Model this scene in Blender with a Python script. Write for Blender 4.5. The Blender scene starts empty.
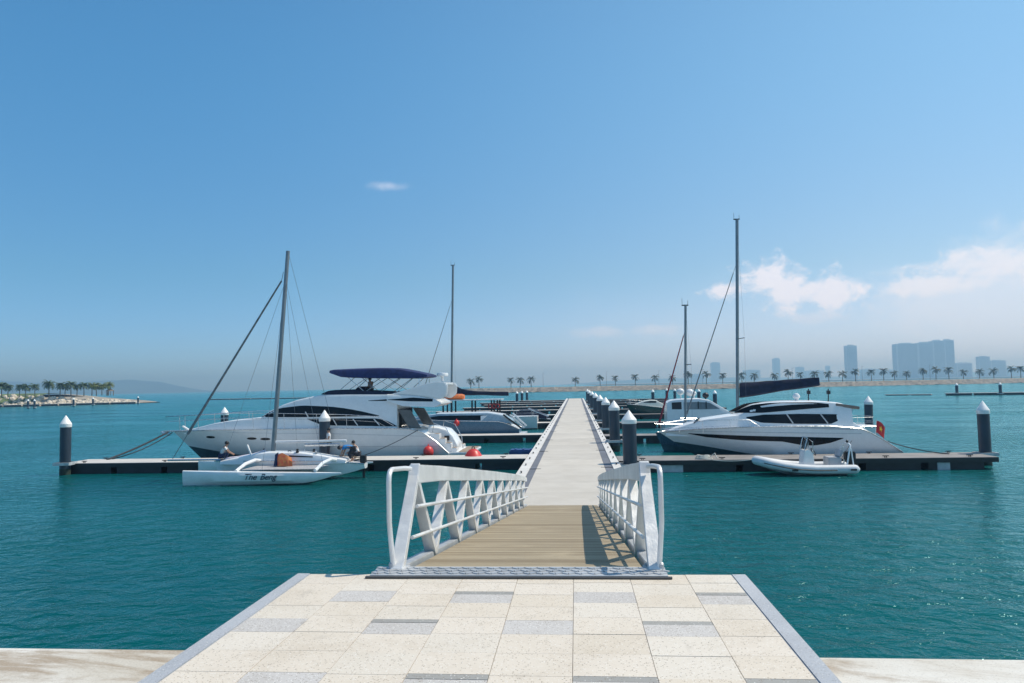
import bpy, bmesh, math, random
from mathutils import Matrix, Vector
random.seed(7)
rad = math.radians
sc = bpy.context.scene
COL = sc.collection

# ------------------------------------------------------------------ camera
F, CAM_H = 740.0, 4.5
cam_d = bpy.data.cameras.new('camera'); cam = bpy.data.objects.new('camera', cam_d); COL.objects.link(cam)
cam_d.sensor_width = 36.0; cam_d.lens = F/1024*36.0; cam_d.clip_start = .1; cam_d.clip_end = 30000
RM = Matrix.Rotation(rad(4.86), 3, 'Z') @ Matrix.Rotation(rad(90+3.40), 3, 'X') @ Matrix.Rotation(rad(-1.1), 3, 'Z')
cam.matrix_world = Matrix.Translation((0, 0, CAM_H)) @ RM.to_4x4()
sc.camera = cam

# ------------------------------------------------------------------ light and exposure
SUN_EL, SUN_AZ = 58.0, 70.0          # azimuth from +Y towards +X
sun_d = bpy.data.lights.new('sun', 'SUN'); sun = bpy.data.objects.new('sun', sun_d); COL.objects.link(sun)
sun_d.energy = 4.0; sun_d.angle = rad(.53); sun_d.color = (1.0, .92, .79)
_to = Vector((math.sin(rad(SUN_AZ))*math.cos(rad(SUN_EL)), math.cos(rad(SUN_AZ))*math.cos(rad(SUN_EL)), math.sin(rad(SUN_EL))))
sun.rotation_euler = _to.to_track_quat('Z', 'Y').to_euler()
sc.view_settings.view_transform = 'Standard'; sc.view_settings.look = 'None'
sc.view_settings.gamma = 1; sc.view_settings.exposure = 0.08
SKY_STRENGTH = .118
HAZE_DENSITY = .00041

def px_ray(x, y):
    return RM @ Vector(((x-512)/F, -(y-341.5)/F, -1.0))
def at_z(x, y, z=0.0):
    d = px_ray(x, y); t = (z-CAM_H)/d.z
    return Vector((d.x*t, d.y*t, z))
def at_y(x, y, Y):
    d = px_ray(x, y); t = Y/d.y
    return Vector((d.x*t, Y, CAM_H+d.z*t))

class NT:
    """tiny node-tree helper"""
    def __init__(s, tree): s.t = tree; s.n = tree.nodes; s.l = tree.links
    def new(s, typ, **kw):
        nd = s.n.new(typ)
        for k, v in kw.items(): setattr(nd, k, v)
        return nd
    def put(s, sock, v):
        if isinstance(v, bpy.types.NodeSocket): s.l.new(v, sock)
        else: sock.default_value = v
    def math(s, op, a, b=None, clamp=False):
        nd = s.n.new('ShaderNodeMath'); nd.operation = op; nd.use_clamp = clamp
        s.put(nd.inputs[0], a)
        if b is not None: s.put(nd.inputs[1], b)
        return nd.outputs[0]
    def mix(s, f, a, b, blend='MIX'):
        nd = s.n.new('ShaderNodeMix'); nd.data_type = 'RGBA'; nd.blend_type = blend
        s.put(nd.inputs[0], f); s.put(nd.inputs[6], a); s.put(nd.inputs[7], b)
        return nd.outputs[2]
    def ramp(s, f, a, b, lo=0.0, hi=1.0):
        nd = s.n.new('ShaderNodeMapRange'); nd.interpolation_type = 'SMOOTHSTEP'
        s.put(nd.inputs[0], f)
        for i, v in enumerate((a, b, lo, hi)): s.put(nd.inputs[i+1], v)
        return nd.outputs[0]
    def noise(s, vec, scale, detail=4, rough=.55, dist=0.0):
        nd = s.n.new('ShaderNodeTexNoise'); s.put(nd.inputs['Vector'], vec)
        nd.inputs['Scale'].default_value = scale; nd.inputs['Detail'].default_value = detail
        nd.inputs['Roughness'].default_value = rough; nd.inputs['Distortion'].default_value = dist
        return nd.outputs[0]
    def mapping(s, vec, scale=(1, 1, 1), loc=(0, 0, 0)):
        nd = s.n.new('ShaderNodeMapping'); s.put(nd.inputs[0], vec)
        nd.inputs['Scale'].default_value = scale; nd.inputs['Location'].default_value = loc
        return nd.outputs[0]

def c4(c): return (c[0], c[1], c[2], 1.0)
def srgb(r, g, b):
    f = lambda v: v/12.92 if v <= .04045 else ((v+.055)/1.055)**2.4
    return tuple(f(v/255) for v in (r, g, b))

# ------------------------------------------------------------------ sky with clouds (world)
world = bpy.data.worlds.new('World'); sc.world = world; world.use_nodes = True
W = NT(world.node_tree)
for nd in list(W.n): W.n.remove(nd)
out = W.new('ShaderNodeOutputWorld'); bg = W.new('ShaderNodeBackground')
sky = W.new('ShaderNodeTexSky', sky_type='NISHITA'); sky.sun_disc = False
sky.sun_elevation = rad(SUN_EL); sky.sun_rotation = rad(SUN_AZ)
sky.altitude = 0; sky.air_density = 1.0; sky.dust_density = .35; sky.ozone_density = 2.2
bg.inputs[1].default_value = SKY_STRENGTH
tc = W.new('ShaderNodeTexCoord'); sep = W.new('ShaderNodeSeparateXYZ'); W.l.new(tc.outputs['Generated'], sep.inputs[0])
az = W.math('MULTIPLY', W.math('ARCTAN2', sep.outputs[0], sep.outputs[1]), 57.2958)
el = W.math('MULTIPLY', W.math('ARCSINE', sep.outputs[2]), 57.2958)
cmb = W.new('ShaderNodeCombineXYZ'); W.l.new(az, cmb.inputs[0]); W.l.new(W.math('MULTIPLY', el, 1.25), cmb.inputs[1])
n1 = W.noise(cmb.outputs[0], .62, 10, .66, .25)
n2 = W.noise(cmb.outputs[0], .16, 5, .6, .2)
def azel(x, y):
    d = px_ray(x, y).normalized()
    return math.degrees(math.atan2(d.x, d.y)), math.degrees(math.asin(d.z))
def blob(x, y, rx, ry):
    a, e = azel(x, y); k = 740/57.2958
    u = W.math('DIVIDE', W.math('SUBTRACT', az, a), rx/k); v = W.math('DIVIDE', W.math('SUBTRACT', el, e), ry/k)
    r = W.math('SQRT', W.math('ADD', W.math('MULTIPLY', u, u), W.math('MULTIPLY', v, v)))
    return W.math('SUBTRACT', 1.0, r)
def cloud(blobs, lo, hi, amp, cover, nz=None):
    m = None
    for b in blobs:
        q = blob(*b); m = q if m is None else W.math('MAXIMUM', m, q)
    m = W.math('MAXIMUM', m, -1.5)
    m = W.math('ADD', m, W.math('MULTIPLY', W.math('SUBTRACT', nz or n1, .5), amp))
    return W.math('MULTIPLY', W.ramp(m, lo, hi), cover)
tint = W.mix(W.ramp(el, 4.0, 26.0), (.58, .84, 1.02, 1), (.62, 1.12, 1.26, 1))
tint = W.mix(W.ramp(el, 0, 9), (.66, .90, 1.46, 1), tint)
base = W.mix(1.0, W.mix(1.0, sky.outputs[0], tint, 'MULTIPLY'), W.mix(W.ramp(az, -38, 34), (.76, .90, .95, 1), (1.62, 1.16, .98, 1)), 'MULTIPLY')
puffs = cloud([(768, 276, 34, 24), (790, 292, 34, 26), (725, 290, 26, 12), (835, 292, 40, 24), (812, 288, 30, 12)], .08, .70, 2.0, .78)
bar = cloud([(812, 318, 34, 8), (600, 332, 40, 8), (655, 330, 40, 8)], .0, .9, 1.6, .38)
bank = cloud([(985, 300, 110, 48), (1080, 300, 150, 84)], .0, .60, .9, .62)
rim = cloud([(995, 263, 84, 17), (930, 284, 62, 12), (1070, 262, 80, 24)], .08, .75, 1.9, .62)
wisp = cloud([(388, 186, 30, 7)], .1, 1.2, 1.3, .42)
veil = cloud([(880, 345, 460, 92)], .0, 1.3, .7, .55, n2)
colr = W.mix(veil, base, (5.6, 6.5, 7.8, 1))
colr = W.mix(bar, colr, (7.3, 7.3, 8.0, 1))
colr = W.mix(bank, colr, (7.0, 7.3, 8.1, 1))
colr = W.mix(rim, colr, (8.3, 8.0, 8.4, 1))
colr = W.mix(puffs, colr, (8.6, 8.2, 8.7, 1))
colr = W.mix(wisp, colr, (7.2, 7.4, 8.4, 1))
W.l.new(colr, bg.inputs[0]); W.l.new(bg.outputs[0], out.inputs[0])

# ------------------------------------------------------------------ materials
MATS = {}
def mat(name, col, rough=.5, metal=0.0, var=.12, vscale=3.0, bump=0.0, bscale=20.0, spec=.5, col2=None, coat=0.0):
    if name in MATS: return MATS[name]
    m = bpy.data.materials.new(name); m.use_nodes = True; N = NT(m.node_tree)
    p = N.n['Principled BSDF']
    t = N.new('ShaderNodeTexCoord')
    nz = N.noise(t.outputs['Object'], vscale, 5, .6)
    a = [min(1, c*(1-var)) for c in col]; b = col2 or [min(1, c*(1+var)) for c in col]
    N.put(p.inputs['Base Color'], N.mix(N.ramp(nz, .3, .7), c4(a), c4(b)))
    nz2 = N.noise(t.outputs['Object'], vscale*4, 3)
    N.put(p.inputs['Roughness'], N.ramp(nz2, .25, .75, max(0, rough-.08), min(1, rough+.08)))
    p.inputs['Metallic'].default_value = metal
    p.inputs['Specular IOR Level'].default_value = spec
    if coat: p.inputs['Coat Weight'].default_value = coat
    if bump:
        bn = N.new('ShaderNodeBump'); bn.inputs['Strength'].default_value = bump; bn.inputs['Distance'].default_value = .02
        N.put(bn.inputs['Height'], N.noise(t.outputs['Object'], bscale, 4)); N.l.new(bn.outputs[0], p.inputs['Normal'])
    MATS[name] = m
    return m

GEL = mat('white_gelcoat', (.80, .80, .79), .22, var=.03, coat=.3)
GEL2 = mat('cream_gelcoat', (.72, .69, .60), .3, var=.05)
GREYGEL = mat('grey_gelcoat', (.50, .52, .54), .3, var=.05)
BLUEGEL = mat('steel_blue_hull', (.07, .16, .24), .3, var=.05)
GREENGEL = mat('dark_green_hull', (.015, .06, .055), .25, var=.1)
GLASS = mat('tinted_glass', (.006, .007, .010), .12, var=.2, spec=.22)
NAVY = mat('navy_canvas', (.012, .025, .10), .85, var=.25, vscale=4, bump=.4, bscale=9)
DKNAVY = mat('dark_navy_canvas', (.010, .014, .040), .85, var=.3, vscale=5, bump=.6, bscale=7)
BLACK = mat('black_plastic', (.015, .015, .017), .45)
CHROME = mat('stainless_tube', (.62, .63, .64), .25, metal=1.0, var=.06)
ALU = mat('brushed_aluminium', (.74, .73, .71), .42, metal=.35, var=.14, vscale=2, bump=.15, bscale=60)
ALUW = mat('weathered_aluminium', (.50, .51, .52), .5, metal=.45, var=.12, vscale=1.5)
MASTM = mat('anodised_mast', (.22, .25, .27), .4, metal=.6, var=.08)
WIRE = mat('steel_wire', (.18, .20, .22), .4, metal=.5)
ROPE = mat('dark_rope', (.05, .06, .07), .9, bump=.5, bscale=80)
ROPEW = mat('pale_rope', (.6, .58, .52), .9, bump=.5, bscale=80)
REDSAIL = mat('red_sailcloth', (.28, .03, .05), .8, var=.25, vscale=3)
GREYSAIL = mat('grey_sailcloth', (.20, .20, .21), .8, var=.25, vscale=3)
TEAK = mat('teak', (.30, .22, .15), .6, var=.2, vscale=6)
PILE = mat('slate_pile_sleeve', (.022, .038, .058), .42, var=.18, vscale=1.2)
CAP = mat('white_pile_cap', (.82, .82, .80), .4, var=.04)
STAIN = mat('weed_stain', (.02, .03, .02), .7, var=.5, vscale=5)
FLOAT = mat('dark_float', (.018, .020, .024), .6, var=.3, vscale=2)
WFLOAT = mat('pale_float', (.45, .47, .48), .6, var=.15)
DOCKL = mat('pale_dock_deck', (.55, .52, .48), .8, var=.08, vscale=1.2, bump=.2, bscale=14)
DOCKB = mat('brown_dock_deck', (.25, .23, .215), .75, var=.15, vscale=1.2, bump=.3, bscale=14)
ORANGE = mat('orange_fabric', (.62, .16, .04), .7, var=.2)
RED = mat('red_vinyl', (.60, .04, .035), .4, var=.1)
BLUEP = mat('blue_plastic', (.02, .06, .20), .5, var=.15)
SKIN = mat('skin', (.36, .20, .13), .55, var=.08)
HAIR = mat('black_hair', (.012, .010, .010), .5)
SHIRTB = mat('blue_shirt', (.03, .22, .52), .85, var=.1)
SHIRTW = mat('white_shirt', (.72, .72, .72), .85, var=.06)
SHIRTG = mat('grey_shirt', (.30, .32, .36), .85, var=.1)
NAVYC = mat('navy_cloth', (.02, .03, .08), .85, var=.1)
DARKC = mat('dark_trousers', (.03, .03, .04), .85, var=.1)
HULLSHADE = mat('dark_teal_hull_shade', (.035, .085, .10), .5, var=.25)  # shade and water reflection on the lower hull, put into the colour
HYPAL = mat('grey_white_hypalon', (.62, .63, .64), .5, var=.04)

# concrete, planks, paving need patterns of their own
def mat_concrete(name, a, b, speck=.0, scale=6.0, rough=.85, joints=0.0, stain=None):
    m = bpy.data.materials.new(name); m.use_nodes = True; N = NT(m.node_tree); p = N.n['Principled BSDF']
    g = N.new('ShaderNodeNewGeometry').outputs['Position']
    big = N.noise(g, .7, 6, .65); col = N.mix(N.ramp(big, .35, .68), c4(a), c4(b))
    if stain:
        st = N.noise(N.mapping(g, (.35, 1.2, 1)), 1.0, 7, .7, .6)
        col = N.mix(N.math('MULTIPLY', N.ramp(st, .49, .60), .85), col, c4(stain))
    if speck:
        f1 = N.noise(g, 95, 2, .6); col = N.mix(N.math('MULTIPLY', N.ramp(f1, .56, .70), speck), col, (.10, .085, .07, 1))
        f2 = N.noise(g, 60, 2, .6); col = N.mix(N.math('MULTIPLY', N.ramp(f2, .58, .72), speck*.8), col, (.80, .78, .74, 1))
    if joints:
        s = N.new('ShaderNodeSeparateXYZ'); N.l.new(g, s.inputs[0])
        fr = N.math('FRACT', N.math('DIVIDE', s.outputs[1], joints))
        col = N.mix(N.math('MULTIPLY', N.math('LESS_THAN', fr, .03/joints), .55), col, (.12, .11, .10, 1))
        idn = N.new('ShaderNodeTexWhiteNoise'); idn.noise_dimensions = '1D'
        N.put(idn.inputs['W'], N.math('FLOOR', N.math('DIVIDE', s.outputs[1], joints)))
        col = N.mix(N.math('MULTIPLY', idn.outputs[0], .20), col, (.25, .23, .21, 1))
    N.put(p.inputs['Base Color'], col); p.inputs['Roughness'].default_value = rough
    bn = N.new('ShaderNodeBump'); bn.inputs['Strength'].default_value = .35; bn.inputs['Distance'].default_value = .006
    N.put(bn.inputs['Height'], N.noise(g, 70, 4, .7)); N.l.new(bn.outputs[0], p.inputs['Normal'])
    return m
def mat_tile(name, base, tint, speckdark, speckw):
    """terrazzo-like paver with a tone of its own per tile (random per island)"""
    m = bpy.data.materials.new(name); m.use_nodes = True; N = NT(m.node_tree); p = N.n['Principled BSDF']
    geo = N.new('ShaderNodeNewGeometry'); g = geo.outputs['Position']; rnd = geo.outputs['Random Per Island']
    col = N.mix(rnd, c4(base), c4(tint))
    col = N.mix(N.math('MULTIPLY', N.ramp(N.noise(g, 1.3, 8, .72, .4), .42, .72), .42), col, c4([base[0]*.74, base[1]*.70, base[2]*.64]))
    col = N.mix(N.math('MULTIPLY', N.ramp(N.noise(N.mapping(g, (1, .6, 1), (4, 4, 0)), 5.5, 4, .6), .60, .72), .22), col, (.30, .26, .21, 1))
    vor = N.new('ShaderNodeTexVoronoi'); vor.feature = 'F1'; N.put(vor.inputs['Vector'], g); vor.inputs['Scale'].default_value = 85
    wn = N.new('ShaderNodeSeparateColor'); N.l.new(vor.outputs['Color'], wn.inputs[0])
    near = N.math('LESS_THAN', vor.outputs['Distance'], .42)
    d = N.math('MULTIPLY', near, N.math('GREATER_THAN', wn.outputs[0], 1-speckdark))
    w = N.math('MULTIPLY', near, N.math('LESS_THAN', wn.outputs[0], speckw))
    col = N.mix(N.math('MULTIPLY', d, .6), col, (.20, .15, .10, 1)); col = N.mix(N.math('MULTIPLY', w, .6), col, (.78, .75, .70, 1))
    N.put(p.inputs['Base Color'], col); p.inputs['Roughness'].default_value = .7
    bn = N.new('ShaderNodeBump'); bn.inputs['Strength'].default_value = .3; bn.inputs['Distance'].default_value = .004
    N.put(bn.inputs['Height'], N.noise(g, 120, 3, .7)); N.l.new(bn.outputs[0], p.inputs['Normal'])
    return m
def mat_plank(name, a, b):
    m = bpy.data.materials.new(name); m.use_nodes = True; N = NT(m.node_tree); p = N.n['Principled BSDF']
    geo = N.new('ShaderNodeNewGeometry'); g = geo.outputs['Position']; rnd = geo.outputs['Random Per Island']
    gr = N.noise(N.mapping(g, (1.2, 40, 1)), 2.0, 6, .65, .3)
    col = N.mix(rnd, c4(a), c4(b)); col = N.mix(N.math('MULTIPLY', N.ramp(gr, .45, .7), .55), col, c4([c*.5 for c in a]))
    col = N.mix(N.math('MULTIPLY', N.ramp(N.noise(g, .9, 5, .6), .5, .8), .4), col, c4([min(1, c*1.4) for c in b]))
    N.put(p.inputs['Base Color'], col); p.inputs['Roughness'].default_value = .8
    bn = N.new('ShaderNodeBump'); bn.inputs['Strength'].default_value = .4; bn.inputs['Distance'].default_value = .004
    N.put(bn.inputs['Height'], gr); N.l.new(bn.outputs[0], p.inputs['Normal'])
    return m
def mat_water():
    m = bpy.data.materials.new('sea_water'); m.use_nodes = True; N = NT(m.node_tree); p = N.n['Principled BSDF']
    g = N.new('ShaderNodeNewGeometry').outputs['Position']
    big = N.noise(N.mapping(g, (.012, .03, 1)), 1.0, 4, .6, .4)
    col = N.mix(N.ramp(big, .35, .65), (.000, .064, .066, 1), (.000, .096, .097, 1))
    w1 = N.noise(N.mapping(g, (.85, 1.15, 1)), 1.45, 4, .55, .6)
    w2 = N.noise(N.mapping(g, (.9, 1.3, 1), (13, 7, 0)), 4.2, 3, .5, .4)
    w4 = N.noise(N.mapping(g, (.5, .9, 1), (5, 2, 0)), .45, 2, .5, .3)
    w3 = N.noise(N.mapping(g, (.05, .10, 1), (3, 9, 0)), 1.0, 3, .5)
    gain = N.ramp(w3, .3, .7, .55, 1.15)
    h = N.math('MULTIPLY', N.math('ADD', N.math('ADD', N.math('MULTIPLY', w1, .40), N.math('MULTIPLY', w2, .07)), N.math('MULTIPLY', w4, .20)), gain)
    bn = N.new('ShaderNodeBump'); bn.inputs['Strength'].default_value = 1.0; bn.inputs['Distance'].default_value = .55
    N.put(bn.inputs['Height'], h)
    N.n.remove(p)
    # a choppy sea returns far less sky at grazing angles than flat water would, so the Fresnel term is capped
    fr = N.new('ShaderNodeFresnel'); fr.inputs[0].default_value = 1.33; N.l.new(bn.outputs[0], fr.inputs['Normal'])
    di = N.new('ShaderNodeBsdfDiffuse'); N.put(di.inputs[0], col)
    gl = N.new('ShaderNodeBsdfGlossy'); gl.inputs['Roughness'].default_value = .15; gl.inputs[0].default_value = (.56, .96, 1.0, 1); N.l.new(bn.outputs[0], gl.inputs['Normal'])
    mx = N.new('ShaderNodeMixShader'); N.put(mx.inputs[0], N.math('MULTIPLY', N.math('POWER', fr.outputs[0], 1.15), 1.0)); N.l.new(di.outputs[0], mx.inputs[1]); N.l.new(gl.outputs[0], mx.inputs[2])
    N.l.new(mx.outputs[0], N.n['Material Output'].inputs[0])
    return m
CONC = mat_concrete('quay_concrete', (.55, .50, .42), (.70, .67, .61), .3, stain=(.33, .25, .17))
PIERC = mat_concrete('pier_concrete', (.53, .485, .42), (.60, .555, .49), .2, joints=3.0)
STRIP = mat_concrete('grey_strip', (.12, .13, .155), (.16, .17, .20), .1)
EDGEW = mat_concrete('pier_edge', (.60, .58, .55), (.68, .66, .63), .2)
COPING = mat_concrete('granite_coping', (.36, .38, .41), (.44, .46, .49), .5)
TCREAM = mat_tile('cream_paver', (.64, .56, .455), (.685, .61, .515), .16, .15)
TPINK = mat_tile('pale_paver', (.645, .575, .48), (.685, .62, .53), .14, .2)
TGREY = mat_tile('grey_speckled_paver', (.50, .47, .44), (.55, .52, .49), .22, .25)
TDARK = mat_tile('dark_paver', (.29, .28, .26), (.34, .33, .305), .15, .1)
GROUT = mat('grout', (.46, .41, .34), .9)
PLANK = mat_plank('weathered_planks', (.25, .19, .115), (.45, .37, .25))
WATER = mat_water()
ROCKM = mat_concrete('armour_rock', (.17, .145, .115), (.30, .265, .22), .0, rough=.9)
FRONDG = mat('green_palm_frond', (.045, .085, .025), .6, var=.5, vscale=1.5)
GRASSM = mat('dry_grass', (.10, .14, .05), .9, var=.4, vscale=.15)
SANDM = mat_concrete('sand_fill', (.27, .24, .19), (.36, .32, .26), .0)
ROCKP = mat_concrete('pale_rock', (.46, .40, .31), (.68, .61, .51), .0, rough=.9)
FROND = mat('palm_frond', (.022, .045, .018), .6, var=.5, vscale=1.5)
FRONDY = mat('yellow_green_palm_frond', (.13, .16, .03), .6, var=.5, vscale=1.5)  # yellowish foliage of the palms at the right end of the spit
TRUNK = mat('palm_trunk', (.16, .13, .10), .9, var=.3, vscale=4)
TOWER = mat('tower_render', (.60, .62, .64), .7, var=.06, vscale=.02)
TOWERG = mat('tower_window_bands', (.26, .31, .36), .25, var=.2, vscale=.05)
HILLM = mat('hill_forest', (.05, .075, .045), .95, var=.4, vscale=.004)

# ------------------------------------------------------------------ mesh helpers
class MB:
    def __init__(s): s.bm = bmesh.new(); s.mi = 0
    def face(s, vs):
        try:
            f = s.bm.faces.new(vs); f.material_index = s.mi; return f
        except ValueError: return None
    def v(s, p): return s.bm.verts.new(p)
    def box(s, x0, x1, y0, y1, z0, z1, M=None):
        P = [(x, y, z) for z in (z0, z1) for y in (y0, y1) for x in (x0, x1)]
        if M: P = [M @ Vector(q) for q in P]
        v = [s.v(q) for q in P]
        for i in ((0, 2, 3, 1), (4, 5, 7, 6), (0, 1, 5, 4), (2, 6, 7, 3), (0, 4, 6, 2), (1, 3, 7, 5)): s.face([v[k] for k in i])
        return s
    def loft(s, rings, closed=True, cap=True):
        vr = [[s.v(p) for p in r] for r in rings]; n = len(vr[0])
        for a, b in zip(vr, vr[1:]):
            for i in range(n if closed else n-1):
                j = (i+1) % n; s.face([a[i], a[j], b[j], b[i]])
        if cap and closed: s.face(list(reversed(vr[0]))); s.face(vr[-1])
        return s
    def path(s, pts, r, n=8, r1=None, closed=False):
        pts = [Vector(p) for p in pts]; k = len(pts); rings = []
        r1 = r if r1 is None else r1; up0 = None
        for i, p in enumerate(pts):
            d = (pts[min(i+1, k-1)]-pts[max(i-1, 0)]).normalized()
            u = d.orthogonal().normalized() if up0 is None else (up0 - d*up0.dot(d)).normalized()
            up0 = u; w = d.cross(u); rr = r+(r1-r)*i/max(1, k-1)
            rings.append([p+(u*math.cos(2*math.pi*j/n)+w*math.sin(2*math.pi*j/n))*rr for j in range(n)])
        return s.loft(rings)
    def bar(s, p0, p1, w, h, up=(0, 0, 1)):
        """rectangular bar w wide (across), h thick in the up direction"""
        p0, p1 = Vector(p0), Vector(p1); d = (p1-p0).normalized(); up = Vector(up)
        a = d.cross(up).normalized(); b = a.cross(d).normalized()
        R = lambda p: [p+a*w/2+b*h/2, p-a*w/2+b*h/2, p-a*w/2-b*h/2, p+a*w/2-b*h/2]
        return s.loft([R(p0), R(p1)])
    def lathe(s, prof, c=(0, 0, 0), n=16, M=None):
        c = Vector(c); rings = []
        for r, z in prof:
            rings.append([(M @ Vector((r*math.cos(2*math.pi*i/n), r*math.sin(2*math.pi*i/n), z)) if M else Vector((r*math.cos(2*math.pi*i/n), r*math.sin(2*math.pi*i/n), z)))+c for i in range(n)])
        return s.loft(rings)
    def ball(s, c, r, n=10, sq=1.0):
        prof = [(max(.001, r*math.sin(math.pi*i/n)), -r*sq*math.cos(math.pi*i/n)) for i in range(n+1)]
        return s.lathe(prof, c, n+4)
    def prism(s, poly, y0, y1):
        """polygon in (x,z) pushed from y0 to y1"""
        a = [s.v((x, y0, z)) for x, z in poly]; b = [s.v((x, y1, z)) for x, z in poly]
        n = len(poly); s.face(a); s.face(list(reversed(b)))
        for i in range(n): s.face([a[i], b[i], b[(i+1) % n], a[(i+1) % n]])
        return s
    def build(s, name, m, parent=None, smooth=False, bevel=0.0, sharp=35):
        bmesh.ops.recalc_face_normals(s.bm, faces=s.bm.faces)
        if bevel:
            eds = [e for e in s.bm.edges if len(e.link_faces) == 2 and e.calc_face_angle(0) > rad(40)]
            bmesh.ops.bevel(s.bm, geom=eds, offset=bevel, segments=2, affect='EDGES', clamp_overlap=True)
        me = bpy.data.meshes.new(name); s.bm.to_mesh(me); s.bm.free()
        for q in (m if isinstance(m, (list, tuple)) else [m]): me.materials.append(q)
        if smooth:
            me.polygons.foreach_set('use_smooth', [True]*len(me.polygons))
            try: me.set_sharp_from_angle(angle=rad(sharp))
            except Exception: pass
        o = bpy.data.objects.new(name, me); COL.objects.link(o)
        if parent: o.parent = parent
        return o
def tag(o, label, cat, group=None):
    o['label'] = label; o['category'] = cat
    if group: o['group'] = group
    return o
def thing(name, label, cat, loc=(0, 0, 0), rz=0.0, group=None):
    o = bpy.data.objects.new(name, None); COL.objects.link(o); o.empty_display_size = .3
    o.location = loc; o.rotation_euler = (0, 0, rz)
    return tag(o, label, cat, group)
def struct(o): o['kind'] = 'structure'; return o
def stuff(o): o['kind'] = 'stuff'; return o
KIDS = {}
def dup(root, loc, rz=0.0, label=None, scale=None):
    """a copy of a thing with copies of its parts and sub-parts (mesh data shared)"""
    def cp(o, par):
        c = o.copy(); COL.objects.link(c)
        if par: c.parent = par
        for ch in KIDS.get(o.name, []): cp(ch, c)
        return c
    r = cp(root, None); r.location = loc; r.rotation_euler = (0, 0, rz)
    if label: r['label'] = label
    if scale: r.scale = scale
    return r
def remember(root):
    """note a prototype's children once so dup() need not search the scene"""
    for o in bpy.data.objects:
        if o.parent: KIDS.setdefault(o.parent.name, [])
    for o in bpy.data.objects:
        if o.parent and o not in KIDS[o.parent.name]: KIDS[o.parent.name].append(o)
def interp(curve, x):
    if x <= curve[0][0]: return curve[0][1]
    for (a, u), (b, v) in zip(curve, curve[1:]):
        if x <= b:
            t = (x-a)/(b-a) if b > a else 0
            return u+(v-u)*t
    return curve[-1][1]
def prof(pts, Y, X0):
    """pixel outline on the plane y = Y -> (x - X0, z) list"""
    r = []
    for x, y in pts:
        p = at_y(x, y, Y); r.append((p.x-X0, p.z))
    return r
def lin(a, b, n): return [a+(b-a)*i/(n-1) for i in range(n)]
ORD = ['first', 'second', 'third', 'fourth', 'fifth', 'sixth', 'seventh', 'eighth', 'ninth', 'tenth', 'eleventh', 'twelfth', 'thirteenth', 'fourteenth', 'fifteenth', 'sixteenth', 'seventeenth', 'eighteenth', 'nineteenth', 'twentieth']
def ordn(i):
    if i < 20: return ORD[i]
    t = ['twenty', 'thirty', 'forty'][(i+1)//10-2]
    return t.replace('ty', 'tieth') if (i+1) % 10 == 0 else t+' '+ORD[(i+1) % 10-1]

# ------------------------------------------------------------------ setting: water, quay, landing, far shores, hills
b = MB(); b.mi = 0
vs = [b.v(p) for p in ((-5200, 4.99, 0), (5200, 4.99, 0), (5200, 6900, 0), (-5200, 6900, 0))]; b.face(vs)
struct(b.build('water', WATER))
# quay: one long concrete apron behind the landing
b = MB(); b.box(-60, 60, -14, 4.98, -1.0, 2.74)
struct(b.build('quay', CONC, bevel=.03))
# landing projecting from the quay, paved
LX0, LX1, LY1, LZ = -2.61, 1.45, 6.77, 2.8
b = MB()
b.box(LX0+.02, LX1-.02, -10, LY1-.02, -1.0, 2.745)
struct(b.build('landing_base', mat_concrete('landing_wall', (.38, .36, .33), (.46, .44, .41), .3)))
b = MB()
b.box(LX0, LX0+.13, -9, LY1, 2.747, LZ+.004); b.box(LX1-.13, LX1, -9, LY1, 2.747, LZ+.004)
struct(b.build('landing_coping', COPING, bevel=.008))
b = MB()
b.mi = 0; b.box(LX0+.13, LX1-.13, -9, LY1-.01, 2.746, LZ-.008)
cols = []; x = -.06
while x > LX0+.13: x -= .49
x += .49
edges = [LX0+.13]
while x < LX1-.13-.1:
    if x-edges[-1] > .12: edges.append(x)
    x += .49
edges.append(LX1-.13)
for k in range(len(edges)-1):
    xa, xb = edges[k], edges[k+1]
    ci = round((xa+.06)/.49)
    even = ci % 2 == 0
    ys = []; c = 6.20 if even else 5.46
    cuts = []
    y = LY1
    while c > -9:
        cuts.append((c, c-.30)); c -= 1.76
    strips = ci in (-3, -2, 1, 2)
    segs = []; top = LY1
    for n_, (ca, cb) in enumerate(cuts):
        gap = top-ca
        m_ = max(1, round(gap/.36)); step = gap/m_
        for q in range(m_): segs.append((top-q*step, top-(q+1)*step, 'c'))
        st = strips or (ci == 0 and n_ == 1) or (n_ > 1 and random.random() < .5)
        if st: segs.append((ca, ca-.075, 'd')); segs.append((ca-.075, cb-.02, 'g')); top = cb-.02
        else: segs.append((ca, cb, 'g')); top = cb
    for ya, yb, kd in segs:
        g = .002
        b.mi = {'c': 1 if random.random() < .6 else 2, 'g': 3, 'd': 4}[kd]
        if yb < LY1-.01: b.box(xa+g, xb-g, yb+g, min(ya, LY1-.012)-g, LZ-.0075, LZ+random.uniform(-.0012, .0012))
struct(b.build('landing_paving', [GROUT, TCREAM, TPINK, TGREY, TDARK]))

def rnd_ridge(pts, w):
    return pts
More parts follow.
